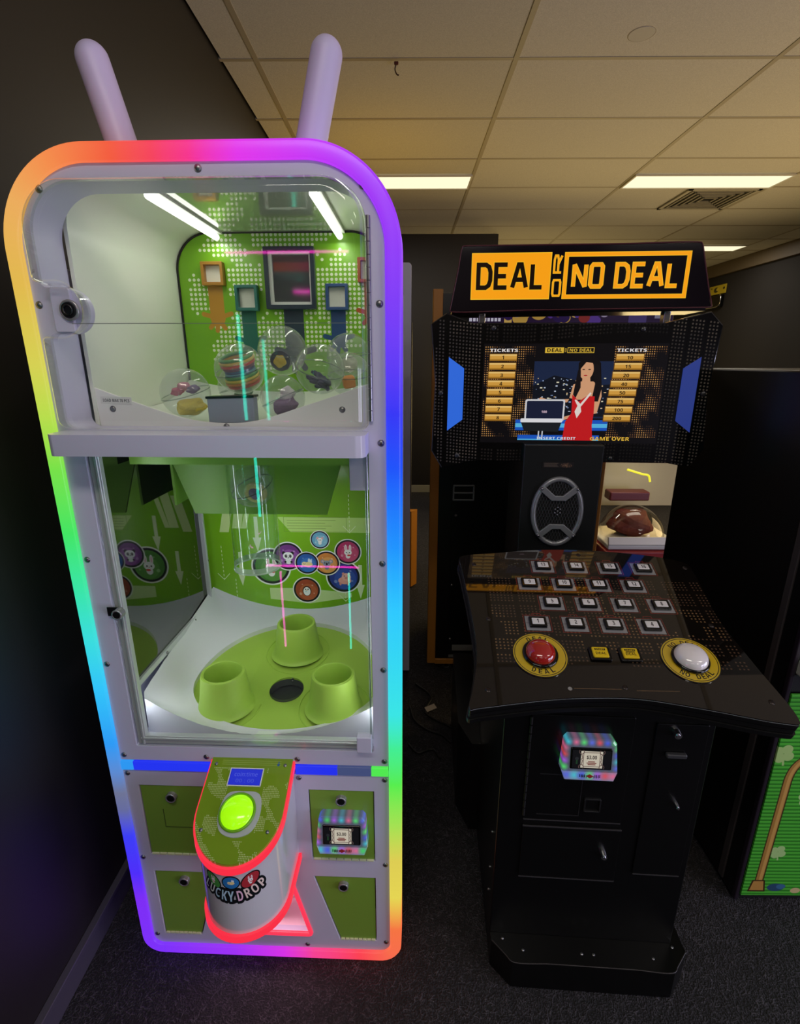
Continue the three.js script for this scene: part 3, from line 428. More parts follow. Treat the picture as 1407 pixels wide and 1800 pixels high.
accessDoor([[-0.288, 0.075], [-0.19, 0.075], [-0.13, 0.293], [-0.288, 0.293]], [-0.213, 0.266], [-0.287, -0.192, 0.074]);
accessDoor([[0.19, 0.075], [0.284, 0.075], [0.284, 0.293], [0.13, 0.293]], [0.203, 0.266], [0.19, 0.283, 0.074]);

// card reader: lit translucent housing with a small display
const readerShot = canvasTex(256, 128, (x, w, h) => {
  x.fillStyle = '#16161a'; x.fillRect(0, 0, w, h); x.fillStyle = '#e6dcc8'; x.fillRect(56, 4, 146, 120);
  x.strokeStyle = '#6a5450'; x.lineWidth = 5; for (const [a, b, s] of [[60, 10, 1], [198, 10, -1], [60, 118, 1], [198, 118, -1]]) { x.beginPath(); x.arc(a, b, 16, 0, 7); x.stroke(); x.beginPath(); x.moveTo(a, b + (b < 60 ? 16 : -16)); x.quadraticCurveTo(a + s * 14, 64, a, b < 60 ? 60 : 68); x.stroke(); }
  x.lineWidth = 4; x.strokeRect(74, 14, 110, 100); fit(x, '$3.00', 129, 48, 70, 30, '#2c2424');
  x.fillStyle = '#8a4a44'; for (const [a, y, ww] of [[106, 76, 46], [96, 86, 66], [104, 96, 52]]) x.fillRect(a, y, ww, 7);
  disc(x, 30, 60, 12, '#2c2e33'); x.fillStyle = '#24442c'; x.fillRect(24, 70, 12, 30);
});
function cardReader(parent, pos, scale, seed) {
  const rd = rng(seed), cols = ['#ff4a5a', '#3c5cff', '#3cf06a', '#c060ff', '#40d8f0', '#ff70a0', '#58ff78', '#5a70ff'];
  const lit = canvasTex(256, 220, (x, w, h) => {
    x.fillStyle = '#4a5064'; x.fillRect(0, 0, w, h); x.fillStyle = '#8a90b4'; x.fillRect(0, 168, w, 52);
    const spot = (a, b, r, c) => { const g = x.createRadialGradient(a, b, 1, a, b, r); g.addColorStop(0, c); g.addColorStop(1, c + '00'); x.fillStyle = g; x.fillRect(0, 0, w, h); };
    for (let k = 0; k < 7; k++) spot(26 + k * 34, 20, 22, cols[(k + seed) % 8]); for (let k = 0; k < 4; k++) { spot(12, 50 + k * 32, 24, cols[(k * 3 + 1 + seed) % 8]); spot(244, 50 + k * 32, 24, cols[(k * 3 + 2 + seed) % 8]); } for (let k = 0; k < 7; k++) spot(26 + k * 34, 186, 30, cols[(k * 5 + 3 + seed) % 8]);
    x.fillStyle = '#3a3c44'; for (let k = 0; k < 4; k++) { x.fillRect(92 + k * 7, 186, 3, 14); x.fillRect(144 + k * 7, 186, 3, 14); }
  });
  const s = poly([[-0.058, 0.042], [-0.05, 0.052], [0.05, 0.052], [0.058, 0.042], [0.064, -0.03], [0.056, -0.053], [-0.056, -0.053], [-0.064, -0.03]]);
  const g = planarUV(extr(s, 0.034, 0.006), -0.066, -0.055, 0.132, 0.11);
  const m = add(parent, 'card_reader', g, glowMap(lit, 0.62, { color: '#50545c', roughness: 0.2, clearcoat: 1 }), pos, [-0.12, 0, 0]); m.scale.setScalar(scale);
  add(m, 'bezel', box(0.094, 0.054, 0.008, 0.003), MAT.blackGloss, [0, 0.006, 0.0335]);
  add(m, 'reader_screen', planarUV(box(0.086, 0.045, 0.002, 0), -0.043, -0.0225, 0.086, 0.045), glowMap(readerShot, 0.62, { roughness: 0.15 }), [0, 0.006, 0.0378]);
  add(m, 'infrared_port', cylZ(0.006, 0.003, 4).scale(1.4, 0.8, 1), std('#a02c30', 0.3), [0, -0.039, 0.0345]);
  add(m, 'speaker_grille', merged([-1, 1].flatMap((q) => [0, 1, 2, 3].map((k) => box(0.0016, 0.007, 0.001, 0).translate(q * (0.012 + k * 0.0036), -0.039, 0.0343)))), MAT.blackMatte);
  areaLight(m, '#9fb0ff', 0.35, 0.1, 0.09, [0, 0, 0.042], [0, 0, 1]);
  return m;
}
cardReader(prize, [0.209, 0.46, -0.002], 0.98, 1);

{ // prize chute with a lit red border
  const sh = [[-0.112, 0.09], [0.112, 0.09], [0.07, 0.268], [-0.07, 0.268]];
  const ch = add(prize, 'prize_chute', box(0.236, 0.2, 0.004, 0), std('#f0dce4', 0.35), [0, 0.18, -0.095]);
  add(ch, 'chute_wall', merged([box(0.236, 0.004, 0.08, 0).translate(0, -0.095, 0.04), box(0.236, 0.004, 0.08, 0).translate(0, 0.095, 0.04), box(0.004, 0.2, 0.08, 0).translate(-0.118, 0, 0.04), box(0.004, 0.2, 0.08, 0).translate(0.118, 0, 0.04)]), std('#f0dce4', 0.35));
  add(ch, 'chute_flap', box(0.2, 0.1, 0.004, 0.001), std('#e8ccd6', 0.25), [0, -0.03, 0.03], [0.5, 0, 0]);
  add(prize, 'chute_led', tube(smoothPtsXY(sh, 0.008), 0.0058, 200, 10, true), glow('#ff3a58', 0.95));
  areaLight(ch, '#ffd4e2', 26, 0.15, 0.06, [0, 0.088, 0.03], [0, -1, -0.3]);
}
function smoothPtsXY(pts, r) { const out = [], n = pts.length; for (let i = 0; i < n; i++) { const p = new THREE.Vector2(...pts[i]), a = new THREE.Vector2(...pts[(i + n - 1) % n]).sub(p).normalize(), b = new THREE.Vector2(...pts[(i + 1) % n]).sub(p).normalize(); for (let k = 0; k <= 6; k++) { const t = k / 6, q = p.clone().addScaledVector(a, r * (1 - t) * (1 - t)).addScaledVector(b, r * t * t); out.push([q.x, q.y, 0.001]); } const e = new THREE.Vector2(...pts[(i + 1) % n]); for (let k = 1; k < 8; k++) { const q = p.clone().addScaledVector(b, r).lerp(e.clone().addScaledVector(b, -r), k / 8); out.push([q.x, q.y, 0.001]); } } return out; }

{ // control pod
  const U = (w, z1, n = 28) => { const c = [[-w, 0], [-w, z1]]; for (let k = 1; k < n; k++) { const a = Math.PI - k / n * Math.PI; c.push([w * Math.cos(a), z1 + w * Math.sin(a)]); } c.push([w, z1], [w, 0]); return c; };
  const top = (x, z) => 0.66 - 0.45 * z;
  const pod = add(prize, 'control_pod', prism(U(0.0935, 0.1), 0.366, (x, z) => top(x, z) - 0.018, 0.5), std('#d2d1d9', 0.22, { clearcoat: 0.8, clearcoatRoughness: 0.1 }));
  const red = glow('#ff2f46', 0.95);
  add(pod, 'led_trim', prism(U(0.1, 0.1), (x, z) => top(x, z) - 0.023, (x, z) => top(x, z) - 0.006, 0.5), red);
  add(pod, 'led_trim', prism(U(0.1, 0.1), 0.354, 0.372, 0.5), red);
  areaLight(prize, '#ff2f46', 1.0, 0.16, 0.018, [0, 0.362, 0.206], [0, -0.4, 1]); areaLight(prize, '#ff2f46', 1.0, 0.16, 0.018, [0, 0.56, 0.206], [0, 0, 1]);
  const art = canvasTex(512, 520, (x, w, h) => {            // plan: x from -0.096, z from 0
    const K = 2600, X = (v) => (v + 0.098) * K, Z = (v) => v * K; x.fillStyle = '#7c9c24'; x.fillRect(0, 0, w, h);
    x.fillStyle = '#c8d49a'; for (let a = -0.094; a < 0.094; a += 0.0034) for (let b = 0.022; b < 0.195; b += 0.0034) if ((Math.abs(a) > 0.04 || b > 0.155) && wave(a * 42 + 3, b * 46) > 0.35) { x.beginPath(); x.arc(X(a), Z(b), 2.8, 0, 7); x.fill(); }
    x.strokeStyle = '#a9bc62'; x.lineWidth = 2; for (let k = 0; k < 3; k++) { x.beginPath(); x.moveTo(X(-0.07), Z(0.006 + k * 0.004)); x.lineTo(X(0.07), Z(0.006 + k * 0.004)); x.stroke(); }
    disc(x, X(0.064), Z(0.013), 8, '#3a66a0'); disc(x, X(0.064), Z(0.008), 4, '#3a66a0');
  });
  const g = prism(U(0.0955, 0.1), (x, z) => top(x, z) - 0.006, top, 0.5); const uv = g.attributes.uv; for (let i = 0; i < uv.count; i++) uv.setXY(i, (uv.getX(i) + 0.098) / (512 / 2600), 1 - uv.getY(i) / 0.2);
  const lid = add(prize, 'control_lid', g, std('#ffffff', 0.12, { map: art, clearcoat: 1, clearcoatRoughness: 0.03 }));
  const tilt = Math.atan(0.45), put = (m, x, z, dy = 0) => { m.position.set(x, top(x, z) + dy * Math.cos(tilt), z + dy * Math.sin(tilt)); m.rotation.x = tilt; return m; };
  const shot = canvasTex(256, 128, (x, w, h) => { x.fillStyle = '#2630c8'; x.fillRect(0, 0, w, h); x.fillStyle = '#2c38d8'; x.fillRect(6, 6, w - 12, h - 12); fit(x, 'coin:time', w / 2, 42, 190, 34, '#5a68e8', ''); fit(x, '00 : 00', w / 2, 92, 150, 28, '#5260e0', ''); });
  put(add(lid, 'display_screen', planarUV(box(0.074, 0.002, 0.036, 0), -0.037, 0.018, 0.074, -0.036, 'xz'), glowMap(shot, 0.8, { roughness: 0.08 }), [0, 0, 0]), -0.006, 0.04, 0.001);
  put(add(lid, 'display_frame', merged([box(0.078, 0.002, 0.002, 0).translate(0, 0, 0.019), box(0.078, 0.002, 0.002, 0).translate(0, 0, -0.019), box(0.002, 0.002, 0.04, 0).translate(0.038, 0, 0), box(0.002, 0.002, 0.04, 0).translate(-0.038, 0, 0)]), MAT.white, [0, 0, 0]), -0.006, 0.04, 0.0015);
  put(add(lid, 'button_plate', prism(smoothPts([[-0.046, 0], [-0.034, 0.036], [0, 0.048], [0.034, 0.036], [0.046, 0], [0.036, -0.038], [0, -0.044], [-0.036, -0.038]], 6), 0, 0.003), std('#b9bfc2', 0.25), [0, 0, 0]), 0.0, 0.108, 0.0);
  put(add(lid, 'button_ring', new THREE.TorusGeometry(0.0375, 0.003, 10, 48).rotateX(Math.PI / 2), std('#6fae10', 0.3), [0, 0, 0]), -0.004, 0.108, 0.006);
  put(add(lid, 'push_button_light', new THREE.SphereGeometry(0.036, 40, 16, 0, Math.PI * 2, 0, Math.PI / 2).scale(1, 0.42, 1), glow('#a8ff00', 0.72, { color: '#8acc20', roughness: 0.12 }), [0, 0, 0]), -0.004, 0.108, 0.004);
  areaLight(prize, '#b4ff10', 1.4, 0.05, 0.05, [-0.004, 0.635, 0.118], [0, 0.9, 0.4]);
  for (const [x, z] of [[-0.083, 0.014], [0.08, 0.014], [-0.074, 0.14], [0.07, 0.14]]) put(add(lid, 'screw', sph(0.004, 10, 6).scale(1, 0.4, 1), MAT.steel), x, z, 0.001);
  const logo = canvasTex(768, 400, (x, w, h) => {
    x.clearRect(0, 0, w, h);
    const eggs = (grow) => { x.save(); x.translate(150, 110); x.rotate(0.75); disc(x, 0, 0, 105 + grow, grow ? '#14181c' : '#4c9a44', 66 + grow); x.restore(); disc(x, 372, 104, 92 + grow, grow ? '#14181c' : '#2c7cc4', 78 + grow); x.save(); x.translate(590, 108); x.rotate(-0.65); disc(x, 0, 0, 112 + grow, grow ? '#14181c' : '#b4323c', 74 + grow); x.restore(); };
    const word = (fill, stroke) => { const s = 'LUCKY DROP', n = s.length, wid = [62, 80, 76, 82, 78, 22, 84, 84, 90, 80]; let u = 16; for (let k = 0; k < n; k++) { const ww = wid[k], cx = u + ww / 2, t = (cx - 384) / 360, cy = 292 - 96 * t * t, hh = 148 - 16 * Math.abs(t); if (s[k] !== ' ') { x.save(); x.translate(cx, cy); x.rotate(-t * 0.5); fit(x, s[k], 0, 0, ww * 0.94, hh, fill ? (k < 2 ? '#f0f0f0' : k < 5 ? '#bcdcf2' : k < 7 ? '#f2c4e0' : '#f0d8d0') : null, 'bold', stroke); x.restore(); } u += ww; } };
    eggs(14); word(null, ['#14181c', 40]); path(x, [[230, 340], [384, 396], [540, 340]], '#14181c'); eggs(0);
    creature(x, 'bunny', 150, 112, 60); creature(x, 'bee', 372, 104, 58); creature(x, 'bunny', 590, 112, 64); word('#fff');
  });
  const lg = new THREE.CylinderGeometry(0.0942, 0.0942, 0.08, 40, 1, true, -0.7, 1.5);
  add(pod, 'logo_sticker', lg, std('#ffffff', 0.25, { map: logo, alphaTest: 0.5, side: THREE.DoubleSide }), [0, 0.501, 0.1]);
}

// ───────────────────────── clear prize capsules ─────────────────────────
const shellMat = clear({ color: '#f2f4f4', roughness: 0.03, transmission: 0.9 });
const capsuleGroup = 'clear prize capsules in the upper hopper';
function capsule(label, [x, y, z], r, tiltZ, tiltX, fill) {
  const t = thing('prize_capsule', label, 'capsule', inMachine(x, y, z).toArray(), 0, capsuleGroup);
  const q = new THREE.Group(); t.rotation.set(tiltX, R(MA), tiltZ);
  const half = new THREE.SphereGeometry(r, 40, 16, 0, Math.PI * 2, 0, Math.PI / 2);
  add(t, 'shell_half', half, shellMat); add(t, 'shell_half', half, shellMat, [0, 0, 0], [Math.PI, 0, 0]);
  add(t, 'seam_band', new THREE.TorusGeometry(r, 0.0014, 6, 64).rotateX(Math.PI / 2), clear({ color: '#dfe4e4', roughness: 0.25 }));
  fill(t, r); return t;
}
const lump = (seed, r, sx, sy, sz) => { const g = new THREE.IcosahedronGeometry(r, 4), p = g.attributes.position; for (let i = 0; i < p.count; i++) { const a = p.getX(i) / r, b = p.getY(i) / r, c = p.getZ(i) / r, k = 1 + 0.13 * Math.sin(a * 4 + seed) * Math.cos(b * 5 - seed) + 0.09 * Math.sin(c * 7 + seed * 2); p.setXYZ(i, a * r * k * sx, b * r * k * sy, c * r * k * sz); } g.computeVertexNormals(); return g; };
const cloth = (c) => std(c, 0.85);
capsule('clear capsule with pink toy over a yellow sponge, leftmost in the hopper', [-0.15, 1.492, -0.2], 0.055, 0.2, 0.2, (t, r) => { add(t, 'sponge', lump(1, 0.026, 1.3, 0.7, 1), cloth('#e6d060'), [0.006, -0.03, 0.012]); for (const [a, b, c] of [[-0.016, 0.008, '#c86a86'], [0.004, 0.016, '#d890a4'], [0.022, 0.006, '#7a6a90']]) add(t, 'toy', lump(a * 90, 0.0115, 1.3, 0.8, 0.8), cloth(c), [a, b, 0.004]); });
capsule('clear capsule holding a rainbow spiral spring', [-0.02, 1.545, -0.2], 0.055, 0.15, 0.3, (t, r) => { ['#d84a3c', '#e08a3c', '#d8c84c', '#4c9a4c', '#3c8a9a', '#3c5a8a', '#8a4a6a', '#d84a3c', '#d8b84c', '#4c9a4c'].forEach((c, k) => add(t, 'spring_coil', new THREE.TorusGeometry(0.033 + 0.003 * Math.sin(k), 0.0042, 8, 40).rotateX(Math.PI / 2), std(c, 0.35), [0, -0.032 + k * 0.0066, 0])); });
capsule('clear capsule with a round yellow and navy badge, topmost of the pile', [0.054, 1.586, -0.3], 0.058, -0.1, 0.25, (t) => { add(t, 'badge', cylZ(0.024, 0.008, 32), std('#2c2c4c', 0.4), [0, -0.018, 0.022]); add(t, 'badge_face', lump(2, 0.0145, 1, 1, 0.5), std('#d8b83c', 0.5), [0, -0.018, 0.028]); });
capsule('clear capsule with a tangled navy cord toy', [0.17, 1.545, -0.158], 0.053, -0.25, 0.3, (t) => { const q = rng(9), pts = []; for (let i = 0; i < 26; i++) pts.push([(q() - 0.5) * 0.06, -0.024 + (q() - 0.5) * 0.022, (q() - 0.5) * 0.05]); add(t, 'cord_toy', tube(pts, 0.0038, 260, 6), cloth('#2e3452')); });
capsule('clear capsule with purple and white toy at the bottom of the pile', [0.082, 1.484, -0.17], 0.049, 0.4, 0, (t) => { add(t, 'toy', lump(4, 0.022, 1.2, 0.8, 1), cloth('#8a6a94'), [0.0, -0.018, 0.01]); add(t, 'toy', lump(5, 0.016, 1, 1, 1), cloth('#dcd6dc'), [0.014, 0.004, 0.006]); });
capsule('clear capsule behind the cord toy, by the hinge', [0.205, 1.576, -0.37], 0.055, 0.1, 0.1, (t) => { add(t, 'toy', lump(6, 0.02, 1, 1, 1), cloth('#d8d4c0'), [0, -0.02, 0]); });
capsule('clear capsule with an orange cube, at the right edge of the pile', [0.221, 1.532, -0.25], 0.05, 0, 0.2, (t) => { add(t, 'cube', box(0.028, 0.026, 0.028, 0.005), std('#e88a28', 0.5), [0.0, -0.014, 0.012], [0, 0.3, 0.1]); });
capsule('clear capsule with green and black contents, behind the spring capsule', [-0.07, 1.502, -0.34], 0.055, 0.3, 0.1, (t) => { add(t, 'toy', lump(8, 0.022, 1, 0.9, 1), cloth('#4a6a4a'), [0, -0.015, 0]); });
{ const c = capsule('clear capsule with yellow and violet toy inside the drop tube', [-0.022, 1.268, -0.222], 0.0525, 0.3, 0.3, (t) => { add(t, 'toy', new THREE.TorusGeometry(0.02, 0.008, 10, 32), cloth('#b8b060'), [0.006, -0.014, 0.01]); add(t, 'toy', lump(3, 0.017, 1, 1, 0.8), cloth('#5a4a70'), [0.006, -0.014, 0.01]); }); delete c.userData.group; }

// ───────────────────────── the briefcase quiz cabinet ─────────────────────────
const QX = 0.46, QZ = -0.905, QA = -3;
const quiz = thing('quiz_cabinet', 'black quiz game cabinet with orange lit sign, screen and sloping button panel', 'arcade machine', [QX, 0, QZ], QA);
{
  const plan = (w, z0, z1, c) => [[-w + c, z0], [w - c, z0], [w, z0 - c], [w, z1], [-w, z1], [-w, z0 - c]].map(([x, z]) => [x + 0.02, z]);
  const base = add(quiz, 'base', prism(plan(0.25, 0, -0.5, 0.048), 0.004, 0.092, 0.2), std('#060606', 0.3));
  add(base, 'edge_trim', tube([[-0.228, 0.092, -0.05], [-0.183, 0.092, -0.002], [0.222, 0.092, -0.002], [0.27, 0.092, -0.05]].flatMap((p, i, a) => (i + 1 < a.length ? [0, 0.25, 0.5, 0.75].map((t) => p.map((v, k) => v + (a[i + 1][k] - v) * t)) : [p])), 0.0016, 80, 5), std('#2c2829', 0.4));
  for (const [x, z] of [[-0.2, -0.055], [-0.15, -0.03], [0.0, -0.03], [0.03, -0.03], [0.18, -0.03], [0.24, -0.06], [-0.21, -0.1]]) add(base, 'bolt', sph(0.004, 10, 6).scale(1, 0.5, 1), MAT.steel, [x, 0.093, z]);
  const ped = add(quiz, 'pedestal', box(0.474, 0.79, 0.43, 0.004), std('#060607', 0.3), [0.005, 0.485, -0.285]);
  for (const y of [-0.3, -0.22, -0.1]) add(ped, 'bolt', sph(0.0035, 8, 6), MAT.steel, [-0.239, y, 0.17]);
  const F = -0.066, panel = (name, x0, y0, x1, y1) => { const s = rr(new THREE.Shape(), x0, y0, x1, y1, 0.003); const m = add(quiz, name, extr(s, 0.006, 0.0012).translate(0, 0, F - 0.005), std('#070708', 0.28)); return m; };
  const lock = (m, x, y, r = 0.0085) => add(m, 'lock', merged([cylZ(r, 0.014, 24, r * 0.85), cylZ(r * 0.55, 0.02, 6)]), MAT.chrome, [x, y, F + 0.007]);
  const d1 = panel('coin_door', -0.17, 0.487, 0.062, 0.79); add(d1, 'hinge', merged(Array.from({ length: 12 }, (_, k) => cyl(0.003, 0.02, 8).translate(-0.171, 0.51 + k * 0.024, F + 0.002))), MAT.blackMatte);
  add(d1, 'coin_return', merged([box(0.036, 0.004, 0.006, 0.001).translate(0, 0.018, 0), box(0.036, 0.004, 0.006, 0.001).translate(0, -0.018, 0), box(0.004, 0.036, 0.006, 0.001).translate(0.018, 0, 0), box(0.004, 0.036, 0.006, 0.001).translate(-0.018, 0, 0)]), std('#1a1a1c', 0.3), [-0.011, 0.541, F + 0.003]);
  add(d1, 'seam', merged([box(0.1, 0.0016, 0.002, 0).translate(-0.09, 0.625, 0), box(0.1, 0.0016, 0.002, 0).translate(-0.09, 0.505, 0), box(0.0016, 0.12, 0.002, 0).translate(-0.04, 0.565, 0)]), std('#252427', 0.35), [0, 0, F + 0.001]);
  add(d1, 'door_edge', box(0.232, 0.002, 0.003, 0), std('#3a383c', 0.3), [-0.054, 0.487, F + 0.001]);
  const d2 = panel('ticket_door', -0.17, 0.302, 0.068, 0.466); lock(d2, 0.031, 0.392); add(d2, 'door_edge', merged([box(0.238, 0.002, 0.003, 0).translate(0, 0.082, 0), box(0.238, 0.002, 0.003, 0).translate(0, -0.082, 0)]), std('#3a383c', 0.3), [-0.051, 0.384, F + 0.001]);
  const d3 = panel('cash_door', 0.11, 0.33, 0.225, 0.778); lock(d3, 0.153, 0.757, 0.0095); lock(d3, 0.182, 0.556, 0.005); add(d3, 'handle', box(0.046, 0.012, 0.012, 0.004), std('#3a3a3d', 0.35), [0.16, 0.698, F + 0.006]); add(d3, 'door_edge', box(0.112, 0.002, 0.003, 0), std('#3a383c', 0.3), [0.167, 0.331, F + 0.001]);
  cardReader(quiz, [-0.04, 0.695, -0.064], 0.98, 4);
}
// sloping control panel; x across, t along the slope (towards the player is positive)
const PT = Math.atan(0.35), onPanel = (m, x, t, y = 0) => { m.position.set(x, 0.89 - t * Math.sin(PT) + y * Math.cos(PT), t * Math.cos(PT) + y * Math.sin(PT)); m.rotation.x = PT; return m; };
const RING = [[-0.323, 0.038], [-0.295, 0.035], [-0.164, 0.012], [-0.069, 0.002], [0.036, 0.001], [0.163, 0.02], [0.296, 0.044], [0.329, 0.03], [0.308, -0.094], [0.288, -0.234], [0.296, -0.385], [0.282, -0.435], [0.17, -0.463], [0.02, -0.476], [-0.112, -0.472], [-0.226, -0.455], [-0.315, -0.441], [-0.326, -0.42], [-0.321, -0.386], [-0.304, -0.22], [-0.299, -0.099], [-0.313, -0.009]];
{
  const pts = smoothPts(RING, 6), grow = (k) => { const n = pts.length; return pts.map(([x, z], i) => { const [a, b] = pts[(i + n - 2) % n], [c, d] = pts[(i + 2) % n], l = Math.hypot(c - a, d - b) || 1; return [x + (b - d) / l * -k, z + (c - a) / l * -k]; }); };
  const K = 1500, art = canvasTex(1020, 810, (x, w, h) => {           // x from -0.34, t from -0.485
    const X = (v) => (v + 0.34) * K, Y = (v) => (v + 0.485) * K; x.fillStyle = '#0b0806'; x.fillRect(0, 0, w, h);
    for (let a = -0.27; a < 0.29; a += 0.009) for (let b = -0.37; b < -0.075; b += 0.009) { const ca = (a + 0.27) % 0.075, cb = (b + 0.37) % 0.052; if (ca > 0.011 && cb > 0.01 && wave(a * 16, b * 14) > -1.1) { x.fillStyle = wave(a * 9 + 4, b * 11) > 0.2 ? '#705639' : '#4a382a'; x.fillRect(X(a) - 3, Y(b) - 3, 6, 6); } }
    for (let r = 0; r < 4; r++) for (let c = 0; c < 4; c++) {
      const cx = X((r % 2 ? -0.101 : -0.147) + c * 0.089), cy = Y(-0.198 - r * 0.0683); x.strokeStyle = '#6a1c1c'; x.lineWidth = 3; x.strokeRect(cx - 48, cy - 37, 96, 76); x.beginPath(); x.moveTo(cx - 16, cy - 37); x.lineTo(cx - 14, cy - 47); x.lineTo(cx + 14, cy - 47); x.lineTo(cx + 16, cy - 37); x.stroke();
      x.fillStyle = '#86868a'; x.fillRect(cx - 43, cy - 33, 86, 68); x.fillStyle = '#6c6c70'; x.fillRect(cx - 43, cy - 2, 86, 4);
    }
    x.strokeStyle = '#6a5236'; x.lineWidth = 2; for (const [a, b] of [[-0.1, 0.0], [0.03, 0.12]]) { x.beginPath(); x.moveTo(X(a), Y(-0.018)); x.lineTo(X(b), Y(-0.02)); x.stroke(); } disc(x, X(-0.108), Y(-0.017), 7, '#8a8a88');
  });
  const topG = prism(pts, 0.002, 0.005, 0.4); const uv = topG.attributes.uv; for (let i = 0; i < uv.count; i++) uv.setXY(i, (uv.getX(i) + 0.34) / 0.68, 1 - (uv.getY(i) + 0.485) / 0.54);
  const cp = onPanel(add(quiz, 'control_panel', topG, std('#ffffff', 0.03, { map: art, ior: 1.7 })), 0, 0, -0.005);
  const edge = std('#a4aaaa', 0.15, { transmission: 0.15, thickness: 0 });
  [[0.0005, 0.002, 0.0, edge], [-0.011, 0.0, -0.001, MAT.black], [-0.013, -0.011, 0.003, edge], [-0.025, -0.013, -0.001, MAT.black], [-0.0275, -0.025, 0.004, edge], [-0.04, -0.0275, -0.004, MAT.black]].forEach(([a, b, k, m]) => add(cp, 'panel_layer', prism(grow(k), a, b, 0.4), m));
  for (const [x, t] of [[-0.287, -0.405], [0.007, -0.455], [0.28, -0.41], [-0.282, -0.006], [0.295, -0.002], [0.008, -0.025], [-0.264, -0.207], [0.262, -0.206]]) add(cp, 'screw', sph(0.0062, 12, 6).scale(1, 0.35, 1), std('#3a3432', 0.3, { metalness: 0.8 }), [x, 0.005, t]);
  const capG = box(0.029, 0.005, 0.02, 0.002), bezG = box(0.042, 0.008, 0.032, 0.003);
  for (let r = 0; r < 4; r++) for (let c = 0; c < 4; c++) {
    const num = r * 4 + c + 1, b = onPanel(add(quiz, 'number_button', bezG, MAT.blackGloss), (r % 2 ? -0.101 : -0.147) + c * 0.089, -0.198 - r * 0.0683, 0.0035);
    const T = canvasTex(96, 66, (x, w, h) => { x.fillStyle = '#d4d2d2'; x.fillRect(0, 0, w, h); fit(x, String(num), w / 2, h / 2, num > 9 ? 42 : 20, 40, '#16161a'); });
    add(b, 'button_cap', planarUV(capG.clone(), -0.0145, 0.01, 0.029, -0.02, 'xz'), std('#ffffff', 0.25, { map: T }), [0, 0.0027, 0]);
  }
  const ringTex = (s) => canvasTex(512, 512, (x, w, h) => {
    disc(x, 256, 256, 256, '#14120c'); disc(x, 256, 256, 248, '#b89c1e'); disc(x, 256, 256, 236, '#14120c'); disc(x, 256, 256, 230, '#c4a622'); disc(x, 256, 256, 150, '#14120c');
    const arc = (mid, flip) => { const n = s.length, st = n > 5 ? 0.235 : 0.3; for (let k = 0; k < n; k++) { const a = mid + (k - (n - 1) / 2) * st * (flip ? -1 : 1); x.save(); x.translate(256 + 190 * Math.cos(a), 256 + 190 * Math.sin(a)); x.rotate(a + (flip ? -Math.PI / 2 : Math.PI / 2)); if (s[k] !== ' ') fit(x, s[k], 0, 0, 44, 50, '#14120c'); x.restore(); } };
    arc(-Math.PI / 2, false); arc(Math.PI / 2, true);
  });
  for (const [name, x, c, r] of [['DEAL', -0.157, '#a3201c', 0.033], ['NO DEAL', 0.172, '#e4dfe2', 0.035]]) {
    const rg = planarUV(cyl(0.062, 0.003, 64), -0.062, 0.062, 0.124, -0.124, 'xz');
    const b = onPanel(add(quiz, 'big_button', rg, std('#ffffff', 0.2, { map: ringTex(name), clearcoat: 1, clearcoatRoughness: 0.02 })), x, -0.103, 0.0005);
    add(b, 'button_collar', new THREE.LatheGeometry([[0.03, 0], [0.04, 0], [0.0395, 0.006], [0.036, 0.008], [0.03, 0.006]].map((p) => new THREE.Vector2(...p)), 48), MAT.blackGloss, [0, 0.001, 0]);
    add(b, 'button_dome', new THREE.LatheGeometry([[0, 0.026], [0.012, 0.0252], [0.024, 0.0222], [0.031, 0.016], [0.034, 0.008], [0.034, 0]].map((p) => new THREE.Vector2(p[0] * r / 0.034, p[1])), 48), std(c, 0.12, { clearcoat: 1, clearcoatRoughness: 0.05 }), [0, 0.003, 0]);
  }
  for (const [x, top] of [[-0.023, 'START'], [0.043, 'START']]) {
    const T = canvasTex(160, 130, (c, w, h) => { c.fillStyle = '#d8b818'; c.fillRect(0, 0, w, h); c.fillStyle = '#2c2408'; c.fillRect(26, 22, 108, 24); fit(c, top, w / 2, 34, 90, 15, '#d8b818'); fit(c, 'DEAL', w / 2, 84, 110, 30, '#2c2408'); if (x > 0) { c.fillStyle = '#2c2408'; c.fillRect(34, 52, 92, 12); } });
    const b = onPanel(add(quiz, 'start_button', box(0.047, 0.006, 0.037, 0.004), MAT.blackGloss), x, -0.109, 0.003);
    add(b, 'button_cap', planarUV(box(0.035, 0.006, 0.028, 0.003), -0.0175, 0.014, 0.035, -0.028, 'xz'), std('#ffffff', 0.2, { map: T }), [0, 0.004, -0.001]);
  }
}
